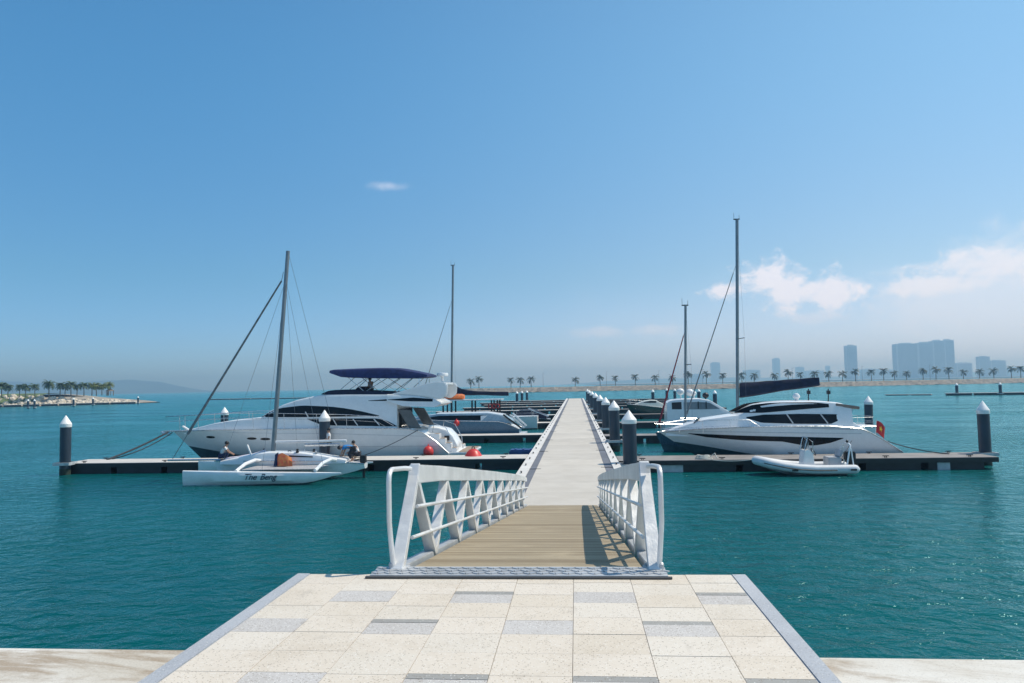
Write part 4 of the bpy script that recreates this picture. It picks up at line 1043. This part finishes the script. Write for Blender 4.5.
# ------------------------------------------------------------------ white cabin boat, green hulled boat, canopy boat, covered boat
Y = 64.0; xs_ = at_y(741, 412, Y).x
kb = thing('cabin_boat', 'white cabin boat with grey windows and radar domes, bow to the right', 'motorboat', (xs_, Y, 0), math.pi)
Pk = lambda pts: [(xs_-x, z) for x, z in reversed([(at_y(px, py, Y-1.2).x, at_y(px, py, Y-1.2).z) for px, py in pts])]
Lk = xs_-at_y(663, 412, Y).x
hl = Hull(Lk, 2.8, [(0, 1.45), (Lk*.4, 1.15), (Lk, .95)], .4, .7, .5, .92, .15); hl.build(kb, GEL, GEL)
cb2 = Cabin(Pk([(667, 403), (671, 400.4), (680, 399.2), (700, 398.6), (711, 400.4), (722, 407), (731, 412)]), [(0, .95), (20, .95)], lambda x: 1.12, .86, .08); cb2.build('wheelhouse', GEL, kb)
strip('side_window', mat('grey_window', (.20, .23, .25), .1), kb, cb2.y_at, Pk([(684, 402.4), (700, 402), (710, 402.8), (720, 408.4)]), Pk([(684, 409.4), (700, 409.4), (712, 409.2), (720, 408.9)]))
strip('cockpit_opening_shade', BLACK, kb, cb2.y_at, Pk([(672, 402.6), (682, 402)]), Pk([(672, 409.4), (682, 409.4)]))  # black pane on the solid side, painting the shade inside an open cockpit
for xa in (698.6, 706.5):
    q = Pk([(xa, 401.6), (xa+.1, 409)]); b = MB()
    for sg in (-1, 1): b.bar((q[0][0], sg*(cb2.y_at(*q[0])+.03), q[0][1]), (q[1][0], sg*(cb2.y_at(*q[1])+.03), q[1][1]), .08, .04)
    b.build('mullion', BLACK, kb)
for px, py, rr, mm in ((682, 391.8, .32, GEL), (692.5, 392.8, .36, GEL), (696.5, 393.6, .22, GEL), (708.5, 395.6, .28, BLACK)):
    q = Pk([(px, py)])[0]; b = MB(); b.ball((q[0], .3 if px < 690 else -.2, q[1]), rr, 9, .9); b.lathe([(.06, -.6), (.06, -.2)], (q[0], .3 if px < 690 else -.2, q[1]), 8); b.build('radar_dome', mm, kb, smooth=True)
rail(kb, [(.1, .15, 2.0), (Lk*.18, .9, 1.95), (Lk*.34, 1.25, 1.8)], [(.4, .3, 1.6), (Lk*.18, .9, 1.5), (Lk*.34, 1.25, 1.4)], .014, 'bow_rail')
Y = 97.0; xg = at_y(626, 405, Y).x; Lg = at_y(674, 405, Y).x-xg
gb = thing('motorboat', 'dark green hulled motorboat with cream deck behind the red furled jib', 'motorboat', (xg, Y, 0))
hl = Hull(Lg, 2.7, [(0, 1.85), (Lg*.5, 1.5), (Lg, 1.15)], .4, 1.0, .5, .85, .2); hl.build(gb, GREENGEL, GEL2)
c = Cabin([(Lg*.18, 1.75), (Lg*.35, 2.15), (Lg*.5, 2.3), (Lg*.62, 2.25), (Lg*.75, 1.8), (Lg*.95, 1.45)], [(0, 1.2), (Lg, 1.1)], lambda x: hl.hb(x)*.8, .8, .1); c.build('cuddy', GEL2, gb)
strip('windscreen', GLASS, gb, c.y_at, [(Lg*.36, 2.05), (Lg*.5, 2.2), (Lg*.62, 2.15)], [(Lg*.36, 1.98), (Lg*.5, 1.95), (Lg*.62, 1.95)])
rail(gb, [(.1, .1, 2.4), (Lg*.2, .9, 2.3), (Lg*.35, 1.2, 2.2)], [(.5, .3, 1.8), (Lg*.2, .9, 1.7), (Lg*.35, 1.2, 1.6)], .015, 'bow_rail')
Y = 69.0; xc_ = at_y(440, 405, Y).x
P = lambda pts: prof(pts, Y-1.3, xc_)
cn_ = thing('canopy_boat', 'open boat with flat white canopy on dark posts behind the steel blue cruiser', 'motorboat', (xc_, Y, 0))
Lc = at_y(504, 405, Y).x-xc_
hl = Hull(Lc, 2.6, [(0, .95), (Lc*.5, .72), (Lc, .66)], .3, .4, .4, .92, .15); hl.build(cn_, mat('slate_hull', (.06, .08, .10), .4), GREYGEL)
zr = P([(480, 399.4)])[0][1]
b = MB(); b.box(.2, Lc-.1, -1.25, 1.25, zr-.1, zr); b.build('canopy', GEL, cn_, bevel=.03)
for xx in (.5, 1.3, 3.2, 5.0, Lc-.5):
    for sg in (-1, 1):
        b = MB(); b.box(xx-.07, xx+.07, sg*1.12-.05, sg*1.12+.05, .8, zr-.1); b.build('post', BLACK, cn_)
for zz_ in (1.25, 1.7):
    b = MB()
    for sg in (-1, 1): b.path([(.5, sg*1.18, zz_), (Lc-.4, sg*1.18, zz_)], .04, 6)
    b.build('side_rail', CHROME, cn_)
b = MB(); b.box(1.5, 4.6, -.7, .7, .85, 1.3); b.build('bench', BLACK, cn_, bevel=.05)
b = MB(); q = P([(490, 404)])[0]
for dx in (0, .35, .7):
    b.path([(q[0]+dx+.16*math.cos(a), -1.25, q[1]-.2+.2*math.sin(a)) for a in lin(0, 2*math.pi, 13)], .05, 6)
b.build('life_ring', RED, cn_, smooth=True)
q = at_y(447, 398, Y)
of = thing('life_raft', 'orange canvas bundle lying on the white canopy behind the big yacht', 'raft', (at_y(455, 398, Y).x, Y-.3, zr))
b = MB(); b.lathe([(.3, -.95), (.42, -.75), (.45, 0), (.42, .75), (.3, .95)], (0, 0, .26), 12, Matrix.Rotation(rad(90), 3, 'Y') @ Matrix.Scale(.62, 3, (1, 0, 0))); b.build('bundle', ORANGE, of, smooth=True)
b = MB()
for dx in (-.4, .4): b.path([(dx, -.46, .26), (dx, -.2, .53), (dx, .2, .53), (dx, .46, .26)], .02, 5)
b.build('strap', BLACK, of)
Y = 82.0; xd = at_y(507, 410, Y).x; Ld = at_y(532, 410, Y).x-xd
cbt = thing('covered_boat', 'small dark motorboat with white trim just past the steel blue cruiser stern', 'motorboat', (xd, Y, 0))
hl = Hull(Ld+2, 2.2, [(0, 1.1), (Ld, .9), (Ld+2, .75)], .3, .5, .5, .9, .12); hl.build(cbt, mat('charcoal_hull', (.03, .035, .04), .35), GEL)
c = Cabin([(.5, 1.1), (1.4, 1.75), (2.6, 1.9), (3.4, 1.7), (4.4, 1.1)], [(0, .8), (9, .8)], lambda x: hl.hb(x)*.85, .75, .1); c.build('boat_cover', DKNAVY, cbt)
b = MB(); b.bar((2.4, -.95, 1.95), (4.6, -.95, 1.05), .1, .09); b.bar((2.4, .95, 1.95), (4.6, .95, 1.05), .1, .09); b.build('white_frame', GEL, cbt)
# blue float by the pier
q = at_y(526, 446, 46); bf = thing('float_box', 'blue plastic float box moored against the left side of the pier', 'float', (q.x, 48, 0))
b = MB(); b.box(-1.2, .55, -.6, .6, -.2, .38); b.build('float_body', BLUEP, bf, bevel=.08)
b = MB()
for x in (-.8, -.3, .2): b.box(x-.06, x+.06, -.4, .4, .382, .42)
b.build('grip_ridge', BLUEP, bf, bevel=.01)

# fender and red cover on the near left pontoon
q = at_y(474, 456, 41.8); fb = thing('buoy', 'red canvas covered mound on the left pontoon below the yacht swim platform', 'buoy', (q.x, 41.55, .60))
b = MB(); b.lathe([(.02, .40), (.2, .36), (.36, .22), (.46, .06), (.5, 0)], n=16); b.build('buoy_body', RED, fb, smooth=True)
b = MB(); b.path([(-.08, 0, .39), (-.06, 0, .5), (.06, 0, .5), (.08, 0, .39)], .03, 6); b.build('eye', BLACK, fb)

# ------------------------------------------------------------------ ropes
def rope(label, a, c, sag, r=.02, m=ROPE):
    a, c = Vector(a), Vector(c)
    b = MB(); b.path([a.lerp(c, k)-Vector((0, 0, sag*4*k*(1-k))) for k in lin(0, 1, 16)], r, 6)
    o = b.build('mooring_rope', m, None, smooth=True); tag(o, label, 'rope'); return o
bow = at_y(170, 431, 45.3)
rope('dark bow rope from the big yacht down to the far left pontoon', bow, (at_y(107, 459, 41.5).x, 41.5, .62), .10, .055)
rope('second dark bow rope beside the first, big yacht to left pontoon', bow+Vector((.1, .1, -.1)), (at_y(112, 458, 41.9).x, 41.9, .62), .22, .03)
rope('dark stern rope from the big yacht cockpit forward to the left pontoon', (at_y(418, 430, 42.8).x, 42.75, at_y(418, 430, 42.8).z), (at_y(362, 455, 41.9).x, 41.9, .62), .1, .022)
rope('sagging stern rope from the sports yacht to the right end of the brown pontoon', (at_y(884, 438, 42).x, 42, 1.15), (at_y(950, 449, 39.4).x, 39.5, .62), .12, .028)
rope('thin dark rope from the sports yacht side down to the inflatable boat', (at_y(852, 438, 40.4).x, 40.5, 1.25), (at_y(838, 450, 37.6).x, 37.5, .55), .08, .018)
rope('pale bow rope from the inflatable to the brown pontoon', (at_y(757, 455, 36.75).x, 36.75, .75), (at_y(706, 459, 38.1).x, 38.15, .62), .1, .018, ROPEW)
q = at_y(704, 455, 38.2)
rc = thing('rope_coil', 'untidy pale rope heap on the brown pontoon by the inflatable bow', 'rope', (q.x, 38.4, .60))
b = MB()
for k in range(4): b.path([(random.uniform(-.05, .05)+(.26-.03*k)*math.cos(a)*1.6, (.26-.03*k)*math.sin(a), .03+.05*k+.02*math.sin(a*3)) for a in lin(0, 6.28, 18)], .028, 6)
b.build('coil', ROPEW, rc, smooth=True)
b = MB(); b.path([(.3, 0, .1), (.55, -.1, .3), (.62, -.3, .05)], .028, 6); b.build('loose_end', ROPEW, rc)

# ------------------------------------------------------------------ people
def skin_obj(name, verts, edges, radii, roots, m, parent, lvl=1):
    me = bpy.data.meshes.new(name); me.from_pydata(verts, edges, []); me.materials.append(m)
    o = bpy.data.objects.new(name, me); COL.objects.link(o); o.parent = parent
    o.modifiers.new('Skin', 'SKIN'); sv = me.skin_vertices[0].data
    for i, r in enumerate(radii): sv[i].radius = (r, r); sv[i].use_root = i in roots
    sb = o.modifiers.new('Sub', 'SUBSURF'); sb.levels = lvl; sb.render_levels = lvl
    for md in o.modifiers: md.show_viewport = True
    me.polygons.foreach_set('use_smooth', [True]*len(me.polygons)); o.modifiers['Skin'].use_smooth_shade = True
    return o
BASE = dict(pel=(0, 0, .93), mid=(.0, 0, 1.12), chest=(0, 0, 1.31), neck=(0, 0, 1.47), chin=(.02, 0, 1.54), crown=(.01, 0, 1.66),
            sh=(0, .18, 1.41), el=(-.02, .24, 1.14), wr=(.10, .24, .92), hip=(0, .09, .90), kn=(.03, .10, .50), an=(0, .10, .09), toe=(.15, .12, .05))
def person(label, loc, rz, pose, shirt, trousers, sleeves=True, group=None):
    t = thing('person', label, 'person', loc, rz, group)
    J = {}
    for k, v in BASE.items():
        if k in ('sh', 'el', 'wr', 'hip', 'kn', 'an', 'toe'):
            for s, n in ((1, 'L'), (-1, 'R')):
                q = pose.get(k+n, pose.get(k, v)); J[k+n] = Vector((q[0], s*q[1], q[2]))
        else: J[k] = Vector(pose.get(k, v))
    V, E, R = [], [], []
    def add(p, r, link=None):
        V.append(tuple(p)); R.append(r)
        if link is not None: E.append((link, len(V)-1))
        return len(V)-1
    pel = add(J['pel'], .12); mid = add(J['mid'], .11, pel); ch = add(J['chest'], .13, mid); nk = add(J['neck'], .055, ch); cn = add(J['chin'], .085, nk); add(J['crown'], .085, cn)
    roots = {pel}; hands = []
    for n in 'LR':
        sh = add(J['sh'+n], .062, ch); el_ = add(J['el'+n], .042, sh); wr = add(J['wr'+n], .030, el_)
        d = (J['wr'+n]-J['el'+n]).normalized(); pm = J['wr'+n]+d*.07; add(pm, .036, wr); hands.append((pm, d))
        hp = add(J['hip'+n], .085, pel); kn = add(J['kn'+n], .058, hp); an = add(J['an'+n], .040, kn); add(J['toe'+n], .034, an)
    for pm, d in hands:
        a = d.orthogonal().normalized(); c = d.cross(a)
        for i, ln in enumerate((.062, .075, .070, .055)):
            o_ = a*(i-1.5)*.019; b0 = add(pm+o_-d*.01, .0095); roots.add(b0); b1 = add(pm+o_+d*ln*.6, .009, b0); add(pm+o_+d*ln+c*.02, .008, b1)
        b0 = add(pm-a*.02-d*.03, .011); roots.add(b0); b1 = add(pm-a*.045+c*.012, .010, b0); add(pm-a*.05+d*.03+c*.018, .009, b1)
    f = (J['crown']-J['chin']).normalized(); fw = Vector(pose.get('face', (1, 0, 0))).normalized(); fw = (fw-f*fw.dot(f)).normalized(); sd = f.cross(fw)
    hc = J['chin'].lerp(J['crown'], .45)
    b0 = add(hc+fw*.07, .014); roots.add(b0); add(hc+fw*.112-f*.02, .012, b0)
    for s in (-1, 1):
        b0 = add(hc+sd*s*.075+f*.02, .014); roots.add(b0); add(hc+sd*s*.095-f*.02, .012, b0)
    skin_obj('body', V, E, R, roots, SKIN, t)
    b = MB(); M = Matrix((sd, fw, f)).transposed() if False else Matrix((fw, sd, f)).transposed()
    b.lathe([(.098, -.02), (.106, .03), (.095, .085), (.06, .125), (.01, .138)], hc-fw*.018+f*.01, 14, M); b.build('hair', HAIR, t, smooth=True)
    b = MB()
    for s in (-1, 1): b.ball(hc+fw*.088+sd*s*.034+f*.018, .011, 5)
    b.box(-.03, .03, -.004, .004, -.004, .004, Matrix.Translation(hc+fw*.088-f*.055) @ Matrix((sd, fw, f)).transposed().to_4x4()); b.build('eyes_and_mouth', HAIR, t)
    V, E, R = [], [], []
    pel = add(J['pel'], .128); mid = add(J['mid'], .126, pel); ch = add(J['chest'], .142, mid); add(J['chest'].lerp(J['neck'], .55), .085, ch)
    for n in 'LR':
        sh = add(J['sh'+n], .074, ch); e_ = add(J['sh'+n].lerp(J['el'+n], .62), .060, sh)
    skin_obj('shirt', V, E, R, {pel}, shirt, t)
    V, E, R = [], [], []
    pel = add(J['pel']-Vector((0, 0, .01)), .133)
    for n in 'LR':
        hp = add(J['hip'+n], .10, pel); kn = add(J['kn'+n], .074, hp); add(J['kn'+n].lerp(J['an'+n], .75), .058, kn)
    skin_obj('trousers', V, E, R, {pel}, trousers, t)
    return t
BEND = dict(pel=(-.12, 0, .68), mid=(.06, 0, .76), chest=(.26, 0, .79), neck=(.42, 0, .76), chin=(.50, 0, .72), crown=(.62, 0, .70), face=(.2, 0, -1), sh=(.30, .18, .77), el=(.40, .20, .50), wr=(.50, .16, .28), hip=(-.12, .09, .66), kn=(.08, .12, .40), an=(-.10, .12, .08), toe=(.05, .13, .04))
CROUCH = dict(pel=(-.14, 0, .30), mid=(-.06, 0, .48), chest=(.04, 0, .64), neck=(.10, 0, .79), chin=(.14, 0, .85), crown=(.16, 0, .96), sh=(.06, .18, .72), el=(.22, .22, .50), wr=(.40, .14, .40), hip=(-.13, .10, .30), kn=(.24, .16, .46), an=(.02, .14, .08), toe=(.16, .15, .04))
SIT = dict(pel=(0, 0, .12), mid=(.0, 0, .30), chest=(.03, 0, .48), neck=(.05, 0, .63), chin=(.08, 0, .70), crown=(.08, 0, .82), sh=(.03, .18, .58), el=(.04, .24, .34), wr=(.26, .2, .26), hip=(.02, .10, .11), kn=(.42, .12, .14), an=(.44, .12, -.26), toe=(.58, .13, -.30))
LEANF = dict(wr=(.30, .16, 1.02), el=(.06, .25, 1.12))
q = at_y(330, 460, 40.9); person('person in white shirt and dark shorts standing on the pontoon behind the trimaran boom', (q.x, 40.7, .60), rad(-150), LEANF, SHIRTW, DARKC)
q = at_y(349, 460, 36.9); person('person in blue shirt bending forward over the trimaran stern', (q.x+.1, 36.9, .80), math.pi, BEND, SHIRTB, DARKC)
q = at_y(356, 460, 40.2); person('person in white shirt crouching on the pontoon edge behind the blue shirt', (q.x, 40.2, .60), math.pi, CROUCH, SHIRTW, DARKC)
q = at_y(222, 460, 36.9); person('person in white and navy crouching at the bow of the trimaran', (q.x+.1, 36.9, .88), rad(20), CROUCH, SHIRTW, NAVYC)
q = at_y(371, 392, 45.0); person('person in grey shirt seated under the navy bimini on the flybridge', (q.x, 45.0, q.z+.02), rad(165), SIT, SHIRTG, DARKC)
b = MB(); b.box(q.x-my.location.x-.35, q.x-my.location.x+.3, -.9, .4, 4.05, q.z+.02); b.build('helm_bench', DKNAVY, my, bevel=.03)

# ------------------------------------------------------------------ palms
def palm_crown(seed, m, parent, R=3.3, nf=24, top=(0, 0, 5.2)):
    rnd = random.Random(seed); b = MB(); T = Vector(top)
    for i in range(nf):
        a = i*2.399+rnd.uniform(-.2, .2); e0 = rnd.uniform(-.35, 1.35); L_ = R*rnd.uniform(.8, 1.1); seg = 7; pts = []; p = T.copy(); e = e0
        for k in range(seg+1):
            pts.append(p.copy()); p = p+Vector((math.cos(a)*math.cos(e), math.sin(a)*math.cos(e), math.sin(e)))*(L_/seg); e -= (.14+.055*k)*rnd.uniform(.75, 1.25)
        side = Vector((-math.sin(a), math.cos(a), 0))
        for k in range(seg):
            w0 = .42*math.sin(math.pi*min(1, (k+.35)/(seg+.3)))+.05
            mid = pts[k].lerp(pts[k+1], .5); d = (pts[k+1]-pts[k])
            for s in (-1, 1):
                # leaflets: slim blades leaving the rib, drooping a little
                for u in (.0, .34, .67):
                    o = pts[k].lerp(pts[k+1], u); tip = o+side*s*w0*2.0+d*.55-Vector((0, 0, w0*rnd.uniform(.6, 1.3)))
                    b.face([b.v(o), b.v(o+d*.30), b.v(tip)])
            v0, v1 = pts[k], pts[k+1]; b.face([b.v(v0-side*.03), b.v(v0+side*.03), b.v(v1+side*.02), b.v(v1-side*.02)])
    return b.build('crown', m, parent)
def make_palm(label, seed, m, h=5.2, group='palms along the far breakwater', R=3.3, nf=24):
    t = thing('palm_tree', label, 'palm', (0, 0, 0), 0, group); rnd = random.Random(seed+5); lx, ly = rnd.uniform(-.4, .4), rnd.uniform(-.3, .3)
    b = MB(); b.path([(0, 0, -.6), (lx*.2, ly*.2, h*.3), (lx*.6, ly*.6, h*.7), (lx, ly, h)], .26, 8, .15); b.build('trunk', TRUNK, t, smooth=True)
    palm_crown(seed, m, t, R, nf, (lx, ly, h)); return t
protos = [make_palm('p', 11*i+3, FROND, 4.6+.5*i, R=3.7, nf=20+2*i) for i in range(4)]
spit_protos = [make_palm('p', 71+i, FRONDG, 5.0, 'palms on the spit at left', 3.4, 40) for i in range(2)]+[make_palm('p', 91, FRONDY, 5.0, 'palms on the spit at left', 3.4, 40)]
for o in protos+spit_protos: remember(o)
PX = [471, 478.5, 511, 520, 531, 575, 600, 615.5, 635, 655, 672, 688, 706.5, 723, 741.5, 754, 774.5, 788, 801.5, 815, 828, 842, 855, 870.5, 883, 895, 908, 922.5, 937.5, 950, 965, 980.7, 995, 1010, 1022.5]
used = set()
for i, px in enumerate(PX):
    k = (i*3+i//4) % 4; q = at_y(px, 380, 484+max(0, (px-800)*.12)); loc = (q.x, q.y+random.uniform(-2, 2), 2.8); sc_ = random.uniform(.88, 1.1)
    lab = 'dark palm on the far breakwater, '+ordn(i)+' from the left of the long row'
    if k not in used: o = protos[k]; o.location = loc; o['label'] = lab; o.rotation_euler = (0, 0, random.random()*6); used.add(k)
    else: o = dup(protos[k], loc, random.random()*6.28, lab)
    o.scale = (sc_, sc_, sc_)
SPX = [1.6, 8, 19.5, 25.6, 35, 49, 60, 65, 71, 77, 84, 92, 96.5, 102, 108]
used = set()
for i, px in enumerate(SPX):
    k = 2 if i >= 11 else i % 2; q = at_y(px, 390, 268+px*.22); loc = (q.x, q.y, 4.0); sc_ = (.86 if i in (0, 5, 8) else .74)*random.uniform(.92, 1.08)
    lab = ('yellow green' if k == 2 else 'dark green')+' palm on the left spit, '+ordn(i)+' from the left of its row'
    if k not in used: o = spit_protos[k]; o.location = loc; o['label'] = lab; used.add(k)
    else: o = dup(spit_protos[k], loc, random.random()*6.28, lab)
    o.scale = (sc_, sc_, sc_)
# small shelter at the end of the palms, and pale boulders-like huts are left to the rocks
q = at_y(110, 396, 292)
hut = thing('shelter', 'small dark roofed shelter at the right end of the spit palms', 'shelter', (q.x, 292, 3.9))
b = MB(); b.lathe([(1.9, 1.5), (1.2, 2.0), (.05, 2.5)], n=6); b.build('roof', TRUNK, hut)
b = MB()
for a in range(6): b.path([(1.4*math.cos(a), 1.4*math.sin(a), -.5), (1.4*math.cos(a), 1.4*math.sin(a), 1.55)], .09, 6)
b.build('posts', TRUNK, hut)
# lamp posts on the breakwater
lp0 = None
for i, (px, w) in enumerate([(543, 'between the left palms'), (606.5, 'just right of the pier end'), (659, 'beside the red furled sail'), (703, 'left of the tallest mast'), (793, 'above the navy sail cover end'), (863, 'below the slim far tower'), (931, 'in front of the big far block')]):
    q = at_y(px, 380, 486)
    if lp0 is None:
        lp0 = thing('lamp_post', '', 'lamp post', (0, 0, 0), 0, 'lamp posts on the far breakwater')
        b = MB(); b.path([(0, 0, -.5), (0, 0, 9.5)], .11, 8, .06); b.build('pole', MASTM, lp0)
        b = MB(); b.box(-.1, 1.0, -.12, .12, 9.4, 9.55); b.build('lamp_head', MASTM, lp0); remember(lp0); o = lp0
    else: o = dup(lp0, (0, 0, 0))
    o.location = (q.x, 487, 2.8); o['label'] = 'thin lamp post on the far breakwater '+w

# ------------------------------------------------------------------ far shore and towers
b = MB(); b.box(60, 4300, 1950, 6200, -2, 2.4); struct(b.build('far_shore', SANDM))
def tower(name, label, x0, x1, ytop, Y, steps=None, depth=None, base=3.0, m=TOWER):
    """x0..x1 pixel span, ytop its roof line; storeys of 3.4 m with recessed window bands"""
    a, c = at_y(x0, 360, Y), at_y(x1, 360, Y); w = c.x-a.x; h = at_y((x0+x1)/2, ytop, Y).z-2.4; d = depth or max(18, min(40, w*.6))
    t = thing(name, label, 'tower block' if h > 35 else 'building', (a.x, Y, 2.4))
    segs = steps or [(0, 1, 0)]
    for (u0, u1, dh) in segs:
        H_ = h-dh; q = MB(); q.box(w*u0, w*u1-.3, 0, d, 0, H_); wl = q.build('wall', m, t)
        q = MB(); z = 3.2
        while z < H_-3:
            q.box(w*u0+w*(u1-u0)*.06, w*u0+w*(u1-u0)*.94, -.35, -.01, z, z+1.7); q.box(w*u0-.35, w*u0-.01, d*.1, d*.9, z, z+1.7); z += 3.4
        q.build('window_bands', TOWERG, t)
        q = MB(); q.box(w*u0+w*(u1-u0)*.25, w*u0+w*(u1-u0)*.75, d*.3, d*.7, H_, H_+max(2.5, h*.03)); q.build('roof_plant', m, t)
    return t
tower('tower_block', 'slim pale tower standing alone left of the big far block', 846.5, 857.5, 345.5, 2650)
tower('tower_block', 'broad hazy slab of joined towers stepping up to the right, biggest on the far shore', 897, 955, 340.5, 2550, [(0, .38, 9), (.38, .64, 7), (.64, .84, 1.5), (.84, 1, 0)], 36)
tower('tower_block', 'low annexe attached right of the biggest far slab', 956.5, 972, 363, 2700)
tower('tower_block', 'pale tower at far right, taller left half of a pair', 979, 990, 356.5, 2700)
tower('tower_block', 'hazy block at far right, lower right half of a pair', 991, 1006, 360.5, 2760)
for i, (xa, xb, yt, Y, lab) in enumerate([(711, 720, 362.5, 4300, 'very faint block above the palms left of the tallest mast'), (773, 780, 358.5, 4300, 'faint slim tower right of the tallest mast rigging'),
    (796, 804, 367, 4300, 'faint low block above the sail cover end'), (826, 830, 366, 4300, 'tiny faint tower left of the slim pale tower'), (744, 760, 370, 4100, 'faint wide low block behind the palms by the tallest mast'),
    (806, 824, 370.5, 4000, 'faint low roofs behind the palms left of the slim pale tower'), (862, 880, 369, 3600, 'low hazy roofs just right of the slim pale tower'), (883, 896, 370, 3700, 'low hazy roofs just left of the biggest far slab'),
    (1008, 1024, 367.5, 3600, 'low hazy building at the far right edge'), (690, 704, 374, 4100, 'faint low building behind palms by the bare mast')]):
    tower('building' if yt > 364 else 'tower_block', lab, xa, xb, yt, Y)
